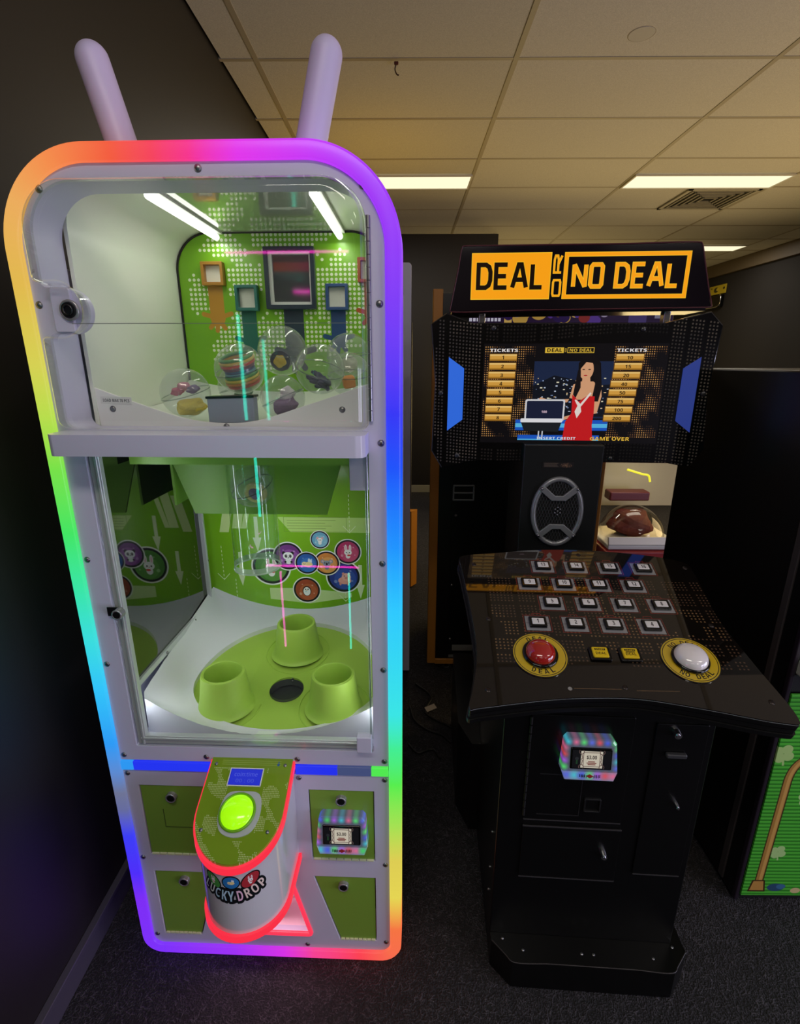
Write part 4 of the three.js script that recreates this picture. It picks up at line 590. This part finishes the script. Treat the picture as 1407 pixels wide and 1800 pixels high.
{ // column with loudspeaker, rear body
  const col = add(quiz, 'column', box(0.24, 1.2, 0.26, 0.004), std('#101211', 0.35), [-0.008, 0.72, -0.755]);
  add(quiz, 'rear_plinth', prism([[-0.26, -0.46], [0.26, -0.46], [0.3, -0.56], [0.3, -1.0], [-0.3, -1.0], [-0.3, -0.56]], 0.004, 0.36, 0.2), std('#0c0c0d', 0.32));
  add(quiz, 'rear_body', box(0.46, 0.5, 0.36, 0.004), std('#0c0c0d', 0.35), [0, 0.6, -0.7]);
  const Z = -0.624, sp = add(quiz, 'loudspeaker', merged([cylZ(1, 0.006, 56).scale(0.07, 0.1, 1)]), std('#141415', 0.6), [-0.014, 1.11, Z]);
  const oval = (rx, ry, r) => { const p = []; for (let i = 0; i < 60; i++) { const a = i / 60 * Math.PI * 2; p.push([rx * Math.cos(a), ry * Math.sin(a), 0]); } return tube(p, r, 140, 10, true); };
  add(sp, 'speaker_ring', oval(0.073, 0.105, 0.0085), std('#8a8c8e', 0.32, { metalness: 0.5 }), [0, 0, 0.004]);
  const bars = []; for (let j = -9; j <= 9; j++) for (let i = -7; i <= 7; i++) { const x = i * 0.009 + (j % 2 ? 0.0045 : 0), y = j * 0.0105; if ((x / 0.066) ** 2 + (y / 0.096) ** 2 < 1) bars.push(box(0.0022, 0.0125, 0.004, 0).translate(x, y, 0)); }
  const gr = add(sp, 'grille', merged(bars), std('#2a2b2c', 0.5), [0, 0, 0.006]); gr.userData.kind = 'stuff';
  for (const s of [-1, 1]) { const b = poly([[-0.062, 0.072], [-0.046, 0.084], [-0.012, 0.054], [0.012, 0.054], [0.046, 0.084], [0.062, 0.072], [0.022, 0.038], [-0.022, 0.038]].map(([x, y]) => [x, y * s])); add(sp, 'bracket', extr(b, 0.008, 0.002), std('#8a8c8e', 0.32, { metalness: 0.5 }), [0, 0, 0.007]); for (const q of [-1, 1]) add(sp, 'screw', sph(0.005, 10, 6), MAT.steel, [q * 0.054, s * 0.076, 0.014]); }
  add(sp, 'dust_cap', merged([[0, 0], [0.008, 0.006], [-0.008, 0.006], [0.008, -0.006], [-0.008, -0.006], [0, 0.012], [0, -0.012]].map(([x, y]) => sph(0.0035, 8, 6).translate(x, y, 0))), MAT.steel, [0, 0.004, 0.009]);
  const st = canvasTex(256, 48, (x, w, h) => { const q = rng(2); x.fillStyle = '#15110f'; x.fillRect(0, 0, w, h); x.fillStyle = '#7a6a5c'; for (let k = 0; k < 5; k++) x.fillRect(14, 8 + k * 7, 100 + 20 * q(), 2); for (let k = 0; k < 160; k++) { const a = q() * 6.3, r = q(); x.fillStyle = q() > 0.5 ? '#a07a5a' : '#6a4a3a'; x.fillRect(190 + 48 * r * Math.cos(a), 24 + 20 * r * Math.sin(a), 3, 3); } });
  add(sp, 'rating_label', planarUV(box(0.095, 0.018, 0.001, 0), -0.0475, -0.009, 0.095, 0.018), std('#ffffff', 0.4, { map: st }), [-0.008, 0.148, 0]);
}
{ // monitor: printed glossy bezel, screen, two blue lit side windows
  const Z = -0.65, B = [[-0.418, 1.667], [-0.372, 1.697], [-0.297, 1.67], [0.25, 1.668], [0.372, 1.697], [0.41, 1.66], [0.399, 1.47], [0.414, 1.306], [0.378, 1.25], [0.314, 1.262], [-0.288, 1.263], [-0.378, 1.24], [-0.411, 1.294], [-0.403, 1.5]];
  const art = canvasTex(1040, 580, (x, w, h) => {                    // 1200 pixels per metre, x from -0.4335, y from 1.225
    const K = 1200, X = (v) => (v + 0.4335) * K, Y = (v) => h - (v - 1.225) * K; x.fillStyle = '#060606'; x.fillRect(0, 0, w, h);
    for (let a = -0.4; a < 0.41; a += 0.0098) for (let b = 1.26; b < 1.68; b += 0.0098) { const bend = 0.012 * Math.sin(a * 9); const u = Math.abs(a); if (u < 0.27 && b > 1.31 && b < 1.625) continue; if ((u * 100) % 5.2 < 0.7 || (u > 0.36 && Math.abs(b - 1.465) > 0.13 && u > 0.395)) continue; const near = u > 0.27 ? 1 : 0.5; x.fillStyle = wave(a * 12, b * 15) > 0 ? `rgb(${98 * near},${90 * near},${80 * near})` : `rgb(${76 * near},${72 * near},${68 * near})`; x.beginPath(); x.arc(X(a), Y(b + bend), 3.2, 0, 7); x.fill(); }
  });
  const bz = add(quiz, 'monitor_bezel', planarUV(extr(poly(B), 0.02, 0.003).translate(0, 0, Z - 0.02), -0.4335, 1.225, 1040 / 1200, 580 / 1200), std('#ffffff', 0.12, { map: art, clearcoat: 1, clearcoatRoughness: 0.02 }));
  add(bz, 'monitor_housing', box(0.66, 0.38, 0.16, 0.01), MAT.black, [0, 1.465, Z - 0.1]);
  for (const [x, y] of [[-0.235, 1.655], [0.19, 1.65], [-0.33, 1.28], [0.14, 1.275], [0.385, 1.47], [-0.385, 1.47]]) add(bz, 'screw', sph(0.0075, 12, 6).scale(1, 1, 0.4), std('#4a4a4c', 0.3, { metalness: 0.8 }), [x, y, Z + 0.001]);
  const rc = rng(21);
  const shot = canvasTex(1060, 580, (x, w, h) => {                   // the attract screen
    x.fillStyle = '#0d0b0e'; x.fillRect(0, 0, w, h); x.fillStyle = '#1b2744'; x.fillRect(300, 100, 460, 330); path(x, [[300, 240], [420, 180], [520, 200], [640, 240], [760, 230], [760, 420], [300, 420]], '#10141e');
    for (let k = 0; k < 110; k++) { x.fillStyle = ['#e8e0c0', '#c8d4e8', '#f0c890', '#8aa0c8'][k % 4]; x.fillRect(310 + rc() * 440, 190 + rc() * 220, 4 + rc() * 12, 3 + rc() * 5); }
    for (const [a, b] of [[12, 300], [760, 1050]]) for (let i = a; i < b; i += 13) for (let j = 20; j < 545; j += 13) { const v = wave(i * 0.02, j * 0.016); if (v > -0.9) { x.fillStyle = v > 0.7 ? '#c89050' : v > -0.1 ? '#7a5230' : '#3c2a1c'; x.beginPath(); x.arc(i, j, 3.4, 0, 7); x.fill(); } }
    x.fillStyle = '#1c58c4'; x.fillRect(210, 440, 550, 64); x.fillStyle = '#58b8e8'; x.fillRect(210, 462, 550, 24); x.fillStyle = '#1c58c4'; x.fillRect(228, 532, 490, 30); x.fillStyle = '#58b8e8'; x.fillRect(228, 556, 490, 8);
    const bars = (x0, list, dx) => list.forEach((s, k) => { const y = 60 + k * 50, xx = x0 + dx * k; x.fillStyle = '#6a4414'; x.fillRect(xx - 4, y - 4, 164, 44); x.fillStyle = '#d8a044'; x.fillRect(xx, y, 156, 36); x.fillStyle = '#f0c878'; x.fillRect(xx, y, 156, 9); x.fillStyle = '#b07c28'; x.fillRect(xx, y + 28, 156, 8); fit(x, s, xx + 78, y + 19, s.length * 18, 20, '#241608'); });
    bars(38, ['1', '2', '3', '4', '5', '6', '7', '8'], -2); bars(768, ['10', '15', '20', '40', '50', '75', '100', '200'], -5);
    fit(x, 'TICKETS', 118, 38, 166, 19, '#f4f0f0'); fit(x, 'TICKETS', 852, 38, 172, 19, '#f4f0f0');
    x.fillStyle = '#e0b83c'; x.fillRect(356, 22, 108, 32); fit(x, 'DEAL', 410, 38, 90, 20, '#1c1408'); fit(x, 'OR', 474, 38, 10, 22, '#e0b83c'); x.strokeStyle = '#e0b83c'; x.lineWidth = 4; x.strokeRect(486, 24, 150, 28); fit(x, 'NO DEAL', 561, 38, 134, 18, '#e0b83c');
    // presenter in a red dress holding a silver case, drawn loosely
    const skin = '#d8a078', red = '#c81c20';
    path(x, [[556, 110], [600, 66], [650, 70], [684, 110], [700, 230], [690, 300], [640, 330], [570, 300], [562, 200]], '#100c0e');
    path(x, [[536, 232], [580, 214], [650, 214], [700, 244], [708, 300], [690, 400], [560, 424], [500, 440], [462, 436], [500, 420], [650, 380], [660, 320], [560, 320], [520, 310]], skin);
    path(x, [[510, 336], [520, 316], [400, 322], [350, 306], [338, 318], [370, 336]], skin); disc(x, 604, 146, 42, skin, 58); path(x, [[586, 190], [630, 190], [636, 226], [584, 226]], skin);
    path(x, [[558, 110], [596, 78], [650, 84], [668, 130], [640, 110], [600, 104], [572, 140], [560, 200]], '#100c0e'); path(x, [[640, 110], [676, 120], [704, 250], [690, 330], [650, 330], [662, 230]], '#141012'); path(x, [[556, 150], [572, 150], [580, 250], [556, 310], [540, 290]], '#141012');
    disc(x, 588, 146, 8, '#3a2418', 3); disc(x, 622, 146, 8, '#3a2418', 3); disc(x, 602, 180, 11, '#b03030', 4);
    path(x, [[536, 290], [578, 330], [620, 300], [668, 300], [672, 400], [668, 470], [680, 564], [498, 564], [508, 450], [540, 400]], red); path(x, [[560, 318], [588, 344], [640, 276], [648, 284], [592, 362], [598, 390], [574, 430], [558, 390], [572, 356], [552, 322]], '#e8dcd4');
    roundRect(x, 262, 318, 236, 132, 12, '#d4d4d8'); roundRect(x, 272, 328, 216, 112, 8, '#1a2038'); roundRect(x, 240, 432, 250, 24, 6, '#e4e4e8'); path(x, [[244, 456], [486, 456], [470, 512], [264, 506]], '#1c2024'); fit(x, '100', 378, 392, 34, 14, '#e8c8d8'); x.fillStyle = '#c8ccd4'; x.fillRect(350, 508, 8, 50); x.fillRect(372, 508, 8, 50);
    fit(x, 'INSERT CREDIT', 462, 552, 236, 17, '#d8e4f0'); fit(x, 'GAME OVER', 782, 552, 236, 22, '#f0c040');
  });
  const scr = add(quiz, 'game_screen', planarUV(box(0.53, 0.29, 0.002, 0), -0.265, -0.145, 0.53, 0.29), glowMap(shot, 0.85, { roughness: 0.1, clearcoat: 1, clearcoatRoughness: 0.02 }), [0.004, 1.467, Z + 0.0005]);
  areaLight(scr, '#e8c8a0', 0.12, 0.52, 0.28, [0, 0, 0.004], [0, 0, 1]);
  for (const s of [-1, 1]) { const w = add(quiz, 'side_light_window', extr(poly([[s * 0.363, 1.574], [s * 0.317, 1.542], [s * 0.317, 1.391], [s * 0.363, 1.357]]), 0.004).translate(0, 0, Z - 0.002), glow(s < 0 ? '#2a66d8' : '#3448a0', s < 0 ? 0.95 : 0.6)); areaLight(w, '#2a5cd8', s < 0 ? 1 : 0.6, 0.045, 0.2, [s * 0.34, 1.465, Z + 0.004], [0, 0, 1]); }
}
{ // lit sign
  const Z = -0.72, P = [[-0.362, 1.707], [0.402, 1.714], [0.35, 1.8855], [-0.328, 1.8855]];
  const GLYPH = { D: [[[0, 0], [0.62, 0], [0.88, 0.1], [1, 0.32], [1, 0.68], [0.88, 0.9], [0.62, 1], [0, 1], 0]], E: [[[1, 0], [0, 0], [0, 1], [1, 1]], [[0, 0.5], [0.9, 0.5]]], A: [[[0, 1], [0.4, 0], [0.6, 0], [1, 1]], [[0.2, 0.66], [0.8, 0.66]]], L: [[[0, 0], [0, 1], [1, 1]]], N: [[[0, 1], [0, 0], [1, 1], [1, 0]]], O: [[[0.14, 0], [0.86, 0], [1, 0.1], [1, 0.9], [0.86, 1], [0.14, 1], [0, 0.9], [0, 0.1], 0]], R: [[[0, 1], [0, 0], [0.76, 0], [1, 0.12], [1, 0.42], [0.76, 0.55], [0, 0.55]], [[0.5, 0.55], [1, 1]]] };
  const letters = (x, s, x0, y0, w, h, lw, c) => { const wid = { N: 1, O: 0.95, D: 0.98, E: 0.9, A: 1.12, L: 0.82, R: 1, ' ': 0.3 }, gap = 0.46; let tot = 0; for (const ch of s) tot += wid[ch] + gap; const k = w / (tot - gap); let u = x0; x.strokeStyle = c; x.lineWidth = lw; x.lineJoin = 'miter'; x.miterLimit = 1.8; x.lineCap = 'butt'; for (const ch of s) { for (const st of GLYPH[ch] || []) { x.beginPath(); st.forEach((p, i) => { if (p === 0) return x.closePath(); const a = u + p[0] * wid[ch] * k, b = y0 + p[1] * h; i ? x.lineTo(a, b) : x.moveTo(a, b); }); x.stroke(); } u += (wid[ch] + gap) * k; } };
  const art = canvasTex(1536, 360, (x, w, h) => {
    const K = 2000, X = (v) => (v + 0.364) * K, Y = (v) => h - (v - 1.707) * K, O = '#ffa414', hi = '#ffc62c', dk = '#160a02'; x.fillStyle = '#030104'; x.fillRect(0, 0, w, h);
    x.fillStyle = O; x.fillRect(X(-0.3), Y(1.865), 0.23 * K, 0.125 * K); x.strokeStyle = hi; x.lineWidth = 4; x.strokeRect(X(-0.3), Y(1.865), 0.23 * K, 0.125 * K);
    letters(x, 'DEAL', X(-0.28), Y(1.834), 0.187 * K, 0.062 * K, 31, hi); letters(x, 'DEAL', X(-0.28), Y(1.834), 0.187 * K, 0.062 * K, 25, dk);
    x.save(); x.translate(X(-0.05), Y(1.8025)); x.rotate(-Math.PI / 2); letters(x, 'OR', -0.054 * K, -0.0105 * K, 0.108 * K, 0.021 * K, 13, hi); letters(x, 'OR', -0.054 * K, -0.0105 * K, 0.108 * K, 0.021 * K, 8, O); x.restore();
    x.strokeStyle = O; x.lineWidth = 22; x.strokeRect(X(-0.0265), Y(1.8595), 0.346 * K, 0.114 * K); x.strokeStyle = hi; x.lineWidth = 3; x.strokeRect(X(-0.032), Y(1.865), 0.357 * K, 0.125 * K); x.strokeRect(X(-0.021), Y(1.854), 0.335 * K, 0.103 * K);
    letters(x, 'NO DEAL', X(-0.002), Y(1.832), 0.297 * K, 0.059 * K, 25, hi); letters(x, 'NO DEAL', X(-0.002), Y(1.832), 0.297 * K, 0.059 * K, 18, O);
  });
  const sg = add(quiz, 'lit_sign', planarUV(extr(poly(P), 0.01, 0.001).translate(0, 0, Z - 0.01), -0.364, 1.707, 0.768, 0.18), glowMap(art, 0.95, { color: '#0a0609', roughness: 0.08, clearcoat: 1, clearcoatRoughness: 0.02 }));
  add(sg, 'sign_box', extr(poly([[-0.356, 1.7], [0.396, 1.706], [0.346, 1.89], [-0.326, 1.89]]), 0.14, 0.004).translate(0, 0, Z - 0.152), std('#14080e', 0.3));
  add(sg, 'edge_trim', tube(P.flatMap((p, i) => [0, 0.34, 0.67, 0.99].map((t) => { const q = P[(i + 1) % 4]; return [p[0] + (q[0] - p[0]) * t, p[1] + (q[1] - p[1]) * t, Z]; })), 0.0022, 160, 6, true), std('#4a1420', 0.35));
  areaLight(sg, '#ffa420', 0.35, 0.6, 0.12, [0.02, 1.8, Z + 0.005], [0, 0, 1]);
  for (const x of [-0.26, 0.3]) add(quiz, 'sign_bracket', box(0.02, 0.07, 0.03, 0.003), MAT.chrome, [x, 1.682, Z - 0.06]);
}

// ───────────────────────── neighbours behind ─────────────────────────
{ // black cabinet with orange edging, seen from the back
  const t = thing('edged_cabinet', 'black cabinet with orange edge strips and recessed handle, behind the quiz cabinet', 'cabinet', [0.525, 0, -2.31]);
  add(t, 'cabinet_body', box(0.73, 1.76, 0.6, 0.004), std('#0a0a0b', 0.35), [0, 0.96, -0.303]);
  for (const s of [-1, 1]) add(t, 'edge_strip', box(0.042, 1.8, 0.03, 0.004), std('#b0742a', 0.45), [s * 0.384, 0.955, -0.012]);
  add(t, 'edge_strip', box(0.73, 0.03, 0.03, 0.004), std('#b0742a', 0.45), [0, 0.065, -0.012]);
  add(t, 'service_door', box(0.6, 1.5, 0.006, 0.002), std('#0b0b0d', 0.3), [0, 1.0, 0]);
  const hd = add(t, 'recessed_handle', merged([box(0.1, 0.008, 0.01, 0.003).translate(0, 0.034, 0), box(0.1, 0.008, 0.01, 0.003).translate(0, 0, 0), box(0.1, 0.008, 0.01, 0.003).translate(0, -0.034, 0), box(0.008, 0.07, 0.01, 0.003).translate(-0.047, 0, 0), box(0.008, 0.07, 0.01, 0.003).translate(0.047, 0, 0)]), std('#7c8284', 0.35), [-0.247, 0.972, 0.006]);
  add(hd, 'handle_cup', box(0.09, 0.062, 0.004, 0), std('#121617', 0.3), [0, 0, -0.001]);
  for (const [x, y] of [[-0.28, 0.86], [-0.29, 0.5], [-0.29, 0.2], [-0.28, 1.3]]) add(t, 'bolt', sph(0.007, 10, 6), MAT.steel, [x, y, 0.004]);
  add(t, 'paper_tag', box(0.105, 0.034, 0.001, 0), std('#7a7874', 0.7), [-0.225, 0.149, 0.004]); add(t, 'paper_tag', box(0.07, 0.016, 0.001, 0), std('#6a6864', 0.7), [-0.26, 0.1, 0.004]);
  for (const s of [-1, 1]) { const c = add(t, 'caster', merged([new THREE.TorusGeometry(0.02, 0.007, 8, 24).rotateY(Math.PI / 2 * 0.2)]), std('#2c2c2e', 0.5), [s * 0.3, 0.027, -0.03]); add(c, 'caster_fork', box(0.012, 0.03, 0.03, 0.003), MAT.steel, [0.014, 0.015, 0]); }
  const T = canvasTex(1024, 96, (x, w, h) => { const q = rng(77); x.fillStyle = '#2a1a3a'; x.fillRect(0, 0, w, h); for (let i = 0; i < 150; i += 18) for (let j = 6; j < h; j += 18) { x.fillStyle = '#dcd8ea'; x.fillRect(i, j, 13, 13); } for (let k = 0; k < 46; k++) { disc(x, 190 + q() * 560, q() * h, 16 + q() * 26, ['#5a3a94', '#c8a04c', '#8a2c2c', '#2c1a50', '#d8b060', '#a89ab8', '#6a4a30'][k % 7], 10 + q() * 20); } x.fillStyle = '#a83428'; x.fillRect(470, 40, 230, 12); x.fillStyle = '#4a3c74'; x.fillRect(800, 0, 90, h); x.fillStyle = '#8a86a0'; x.fillRect(930, 20, 70, 60); });
  add(t, 'header_sign', planarUV(box(0.86, 0.1, 0.01, 0.002), -0.43, -0.05, 0.86, 0.1), glowMap(T, 0.5, { roughness: 0.2 }), [0.18, 1.77, 0.012]);
}
{ const t = thing('grey_cabinet', 'pale grey cabinet edge standing just behind the capsule machine', 'cabinet', [-0.27, 0, -2.32]);
  const s = rr(new THREE.Shape(), -0.3, 0.015, 0.298, 1.955, 0.015, 0.015, 0.004, 0.004); add(t, 'cabinet_body', extr(s, 0.04, 0.003).translate(0, 0, -0.02), MAT.frame); add(t, 'rear_box', box(0.56, 1.8, 0.36, 0.01), MAT.frameDim, [0, 0.93, -0.2]); }
{ const t = thing('orange_machine', 'low orange fronted machine in the gap behind the grey cabinet', 'arcade machine', [-0.2, 0, -3.4]);
  add(t, 'front_panel', prism([[-0.3, 0], [0.29, 0], [0.25, 0.06], [-0.3, 0.06]], 0.01, 0.574, 0.2), MAT.orange); add(t, 'machine_body', box(0.6, 1.8, 0.5, 0.01), MAT.black, [-0.05, 0.91, -0.3]);
  add(t, 'header_light', box(0.56, 0.05, 0.3, 0.006), glow('#ffc81e', 1.2), [-0.05, 1.94, -0.4]);
  areaLight(t, '#ffc628', 7, 0.54, 0.28, [-0.05, 1.967, -0.4], [0, 1, -0.25]); }
// lit game machines farther back, hidden behind the quiz cabinet; their light is on the ceiling
[[1.25, -5.3, '#ffdc84', 'nearer the dark wall'], [2.75, -6.1, '#ffe09a', 'nearer the right wall'], [2.2, -8.6, '#ffe09a', 'farthest back']].forEach(([x, z, c, where]) => {
  const t = thing('glowing_machine', `upright game machine with glowing panels, hidden behind the quiz cabinet, ${where}`, 'arcade machine', [x, 0, z], 0, 'glowing machines hidden behind the quiz cabinet');
  add(t, 'machine_body', box(0.9, 1.9, 0.5, 0.01), MAT.black, [0, 0.955, 0]);
  for (const s of [-1, 1]) { add(t, 'light_panel', box(0.84, 1.0, 0.02, 0.004), glow(c, 1), [0, 1.34, s * 0.255]); areaLight(t, c, 3.7, 0.8, 0.96, [0, 1.34, s * 0.27], [0, 0, s]); }
});
{ // dome machine seen below the monitor
  const t = thing('dome_machine', 'red based machine with a clear dome, seen below the monitor', 'arcade machine', [1.47, 0, -3.05]);
  add(t, 'machine_base', box(0.5, 0.44, 0.45, 0.01), std('#8c1c20', 0.35), [0.02, 0.222, -0.1]);
  add(t, 'tray', box(0.46, 0.03, 0.4, 0.008), std('#c8c8c4', 0.3), [0.02, 0.46, -0.1]); add(t, 'ledge', box(0.46, 0.05, 0.02, 0.004), std('#e4e0d4', 0.3), [0.02, 0.5, 0.09], [-0.3, 0, 0]);
  add(t, 'dome', new THREE.SphereGeometry(0.2, 40, 18, 0, Math.PI * 2, 0, Math.PI / 2), clear({ color: '#f0ece4' }), [0.02, 0.47, -0.12]);
  add(t, 'toy_heap', lump(11, 0.11, 1.2, 0.8, 1), std('#6a2a26', 0.7), [0.02, 0.55, -0.14]);
  add(t, 'backboard', box(0.7, 0.5, 0.02, 0.003), std('#b4aa88', 0.6), [0.05, 0.86, -0.34]); add(t, 'backboard_post', box(0.05, 1.1, 0.05, 0.004), std('#d8d4cc', 0.4), [-0.26, 0.555, -0.05]);
  add(t, 'header', box(0.26, 0.06, 0.1, 0.01), std('#5a1416', 0.4), [0.0, 0.72, -0.2]);
  add(t, 'neon_light', tube([[-0.04, 0.9, -0.15], [0.06, 0.87, -0.15], [0.1, 0.86, -0.15], [0.115, 0.82, -0.15]], 0.007, 40, 8), glow('#e8e02c', 1.1));
  areaLight(t, '#fff4dc', 5, 0.3, 0.1, [0.02, 0.98, -0.1], [0, -1, 0]); add(t, 'canopy_light', box(0.34, 0.03, 0.14, 0.006), glow('#fff4dc', 1.2), [0.02, 1.0, -0.1]);
}
{ // green fronted cabinet at the right edge
  const t = thing('green_cabinet', 'black cabinet with green clover print front, at the right edge', 'arcade machine', [1.29, 0, -1.13]);
  add(t, 'cabinet_body', box(0.6, 1.52, 0.68, 0.006), std('#070708', 0.42), [0, 0.78, -0.35]);
  add(t, 'kick_plate', box(0.58, 0.03, 0.66, 0.002), MAT.blackMatte, [0, 0.016, -0.35]);
  add(t, 'corner_strip', box(0.006, 1.5, 0.022, 0.002), std('#3a3434', 0.45), [-0.302, 0.78, -0.07]); add(t, 'corner_strip', box(0.012, 1.52, 0.014, 0.003), std('#221a24', 0.3), [-0.297, 0.78, -0.006]);
  const T = canvasTex(760, 940, (x, w, h) => {                      // x from 1.004, y from 0.04, 1350 pixels per metre
    const K = 1350, X = (v) => (v - 1.004) * K, Y = (v) => h - (v - 0.04) * K; x.fillStyle = '#3a9a2c'; x.fillRect(0, 0, w, h);
    for (let j = 0; j < h; j += 17) { x.fillStyle = '#52b83a'; x.fillRect(0, j, w, 8); x.fillStyle = '#2c7a20'; x.fillRect(0, j + 12, w, 4); }
    const clover = (a, b, s, c) => { for (let k = 0; k < 4; k++) { const q = k * Math.PI / 2 + 0.5; disc(x, X(a) + s * 0.55 * Math.cos(q), Y(b) + s * 0.55 * Math.sin(q), s * 0.5, c); } x.strokeStyle = c; x.lineWidth = s * 0.2; x.beginPath(); x.moveTo(X(a), Y(b)); x.lineTo(X(a) + s * 0.2, Y(b) + s * 1.3); x.stroke(); };
    clover(1.022, 0.55, 40, '#a8c87c'); clover(1.079, 0.207, 32, '#a8cc84'); clover(1.12, 0.4, 36, '#b4d48c'); clover(1.3, 0.2, 36, '#a8cc84'); clover(1.25, 0.6, 34, '#a8cc84');
    const pipe = (wd, c, o = 0) => { x.strokeStyle = c; x.lineWidth = wd; x.lineCap = 'butt'; x.lineJoin = 'round'; x.beginPath(); x.moveTo(X(1.046) + o, Y(0.07)); x.lineTo(X(1.052) + o, Y(0.46)); x.quadraticCurveTo(X(1.056) + o, Y(0.535), X(1.11), Y(0.54)); x.lineTo(X(1.4), Y(0.54)); x.stroke(); };
    pipe(34, '#3a2810'); pipe(26, '#a87c3c'); pipe(12, '#c89c54', 4); path(x, [[X(1.046) - 26, Y(0.1)], [X(1.046) + 24, Y(0.1)], [X(1.046) + 34, Y(0.055)], [X(1.046) - 36, Y(0.055)]], '#3a2810'); path(x, [[X(1.046) - 20, Y(0.096)], [X(1.046) + 19, Y(0.096)], [X(1.046) + 27, Y(0.06)], [X(1.046) - 29, Y(0.06)]], '#b88844');
    disc(x, X(1.1), Y(0.072), 34, '#2c4c6c', 20); disc(x, X(1.115), Y(0.075), 18, '#3c6a94', 13); disc(x, X(1.16), Y(0.06), 20, '#c8b484', 14);
  });
  add(t, 'art_panel', planarUV(box(0.563, 0.696, 0.006, 0.001), -0.2815, -0.348, 0.563, 0.696), std('#ffffff', 0.35, { map: T }), [-0.0045, 0.388, -0.002]);
  add(t, 'button_ledge', box(0.57, 0.05, 0.12, 0.01), std('#b8bcb4', 0.4), [0.004, 0.81, 0.03]);
}
{ const t = thing('wall_sign', 'small yellow sign above a chrome framed box on the far right wall', 'sign', [RIGHT_X - 0.012, 2.45, -7.9], -90);
  const T = canvasTex(256, 96, (x, w, h) => { x.fillStyle = '#b8a020'; x.fillRect(0, 0, w, h); disc(x, 110, 48, 36, '#3a3418', 28); disc(x, 130, 44, 20, '#c8b030', 16); disc(x, 226, 40, 14, '#1c1a10'); x.fillStyle = '#2c2810'; x.fillRect(20, 20, 26, 10); });
  add(t, 'sign_plate', planarUV(box(0.4, 0.12, 0.012, 0.002), -0.2, -0.06, 0.4, 0.12), std('#ffffff', 0.4, { map: T }), [0, 0.1, 0]);
  add(t, 'framed_box', box(0.36, 0.16, 0.05, 0.01), MAT.blackGloss, [0, -0.06, 0.02]); add(t, 'chrome_frame', tube([[-0.18, -0.14, 0.05], [0.15, -0.13, 0.05], [0.185, -0.1, 0.05], [0.185, 0.0, 0.05], [0.16, 0.02, 0.05]], 0.008, 50, 8), MAT.chrome); }
// cables and a paper tag on the carpet
const cableMat = std('#0d0d0e', 0.4);
[[[0.06, 0.006, -2.2], [0.13, 0.006, -2.1], [0.1, 0.006, -1.98], [0.19, 0.006, -1.9], [0.26, 0.006, -1.85]], [[0.03, 0.006, -2.02], [0.05, 0.006, -1.93], [0.1, 0.006, -1.87], [0.16, 0.006, -1.84], [0.2, 0.006, -1.79]], [[0.02, 0.006, -1.78], [0.06, 0.006, -1.73], [0.12, 0.006, -1.75], [0.15, 0.006, -1.7]]].forEach((p, k) => { const m = add(scene, 'power_cable', tube(p, 0.005, 60, 8), cableMat); m.userData = { label: ['black cable looping from the grey cabinet across the carpet', 'black cable coiled beside the edged cabinet on the carpet', 'short black cable nearest the camera on the carpet'][k], category: 'cable', group: 'cables on the carpet' }; });
{ const m = add(scene, 'paper_tag', box(0.05, 0.001, 0.03, 0), std('#b4a898', 0.7), [0.125, 0.0185, -2.0], [0.1, 0.4, 0.12]); m.userData = { label: 'small crumpled paper tag lying on the cables', category: 'tag' }; }

// ───────────────────────── behind the photographer: what the glass mirrors and what lights the fronts ─────────────────────────
{ const t = thing('neon_cabinet', 'dark cabinet outlined in pink and cyan neon, mirrored in the glass doors', 'arcade machine', [-0.54, 0, 0.32], 180);
  add(t, 'cabinet_body', box(0.56, 2.0, 0.3, 0.01), MAT.blackMatte, [0, 1.01, -0.17]);
  const pink = glow('#ff2cc8', 14), cyan = glow('#1cf0d0', 14);
  const bar = (x, y, w, h, m) => add(t, 'neon_light', box(w, h, 0.008, 0.002), m, [x, y, -0.014]);
  bar(0.0, 1.98, 0.5, 0.009, pink); bar(0.22, 1.3, 0.012, 0.9, cyan); bar(0.12, 1.4, 0.009, 0.5, cyan); bar(-0.02, 0.6, 0.46, 0.009, pink); bar(0.14, 0.36, 0.009, 0.42, pink); bar(-0.2, 0.36, 0.009, 0.42, cyan);
  areaLight(t, '#ff2cc8', 1, 0.5, 0.01, [0, 1.98, -0.008], [0, 0, 1]); areaLight(t, '#1cf0d0', 1, 0.01, 0.9, [0.22, 1.3, -0.008], [0, 0, 1]); }
const cases = [['nearest the camera', 0.2], ['at the middle', 2.1], ['farthest along', -3.2]];
cases.forEach(([where, z], k) => {   // lit prize cases along the right wall, all outside the frame
  const t = thing('prize_case', `bright glass fronted prize case along the right wall, ${where}`, 'display case', [4.2, 0, z], -90, 'prize cases along the right wall');
  add(t, 'case_base', box(1.7, 0.16, 0.5, 0.01), MAT.black, [0, 0.085, 0]); add(t, 'case_top', box(1.7, 0.08, 0.5, 0.01), MAT.black, [0, k < 2 ? 1.58 : 2.25, 0]);
  add(t, 'case_light', box(1.66, k < 2 ? 1.34 : 2.02, 0.02, 0.004), glow(CASE_COLOR[k], 1.2), [0, k < 2 ? 0.85 : 1.19, 0.2]);
  areaLight(t, CASE_COLOR[k], CASE_LIGHT * (k < 2 ? 1.7 : 1), 1.6, k < 2 ? 1.3 : 2.0, [0, k < 2 ? 0.85 : 1.19, 0.218], [0, 0, 1]);
});

scene.traverse((o) => { if (o.isMesh) o.castShadow = o.receiveShadow = true; if (o.isPointLight || o.isSpotLight) o.castShadow = true; });
renderer.render(scene, camera);
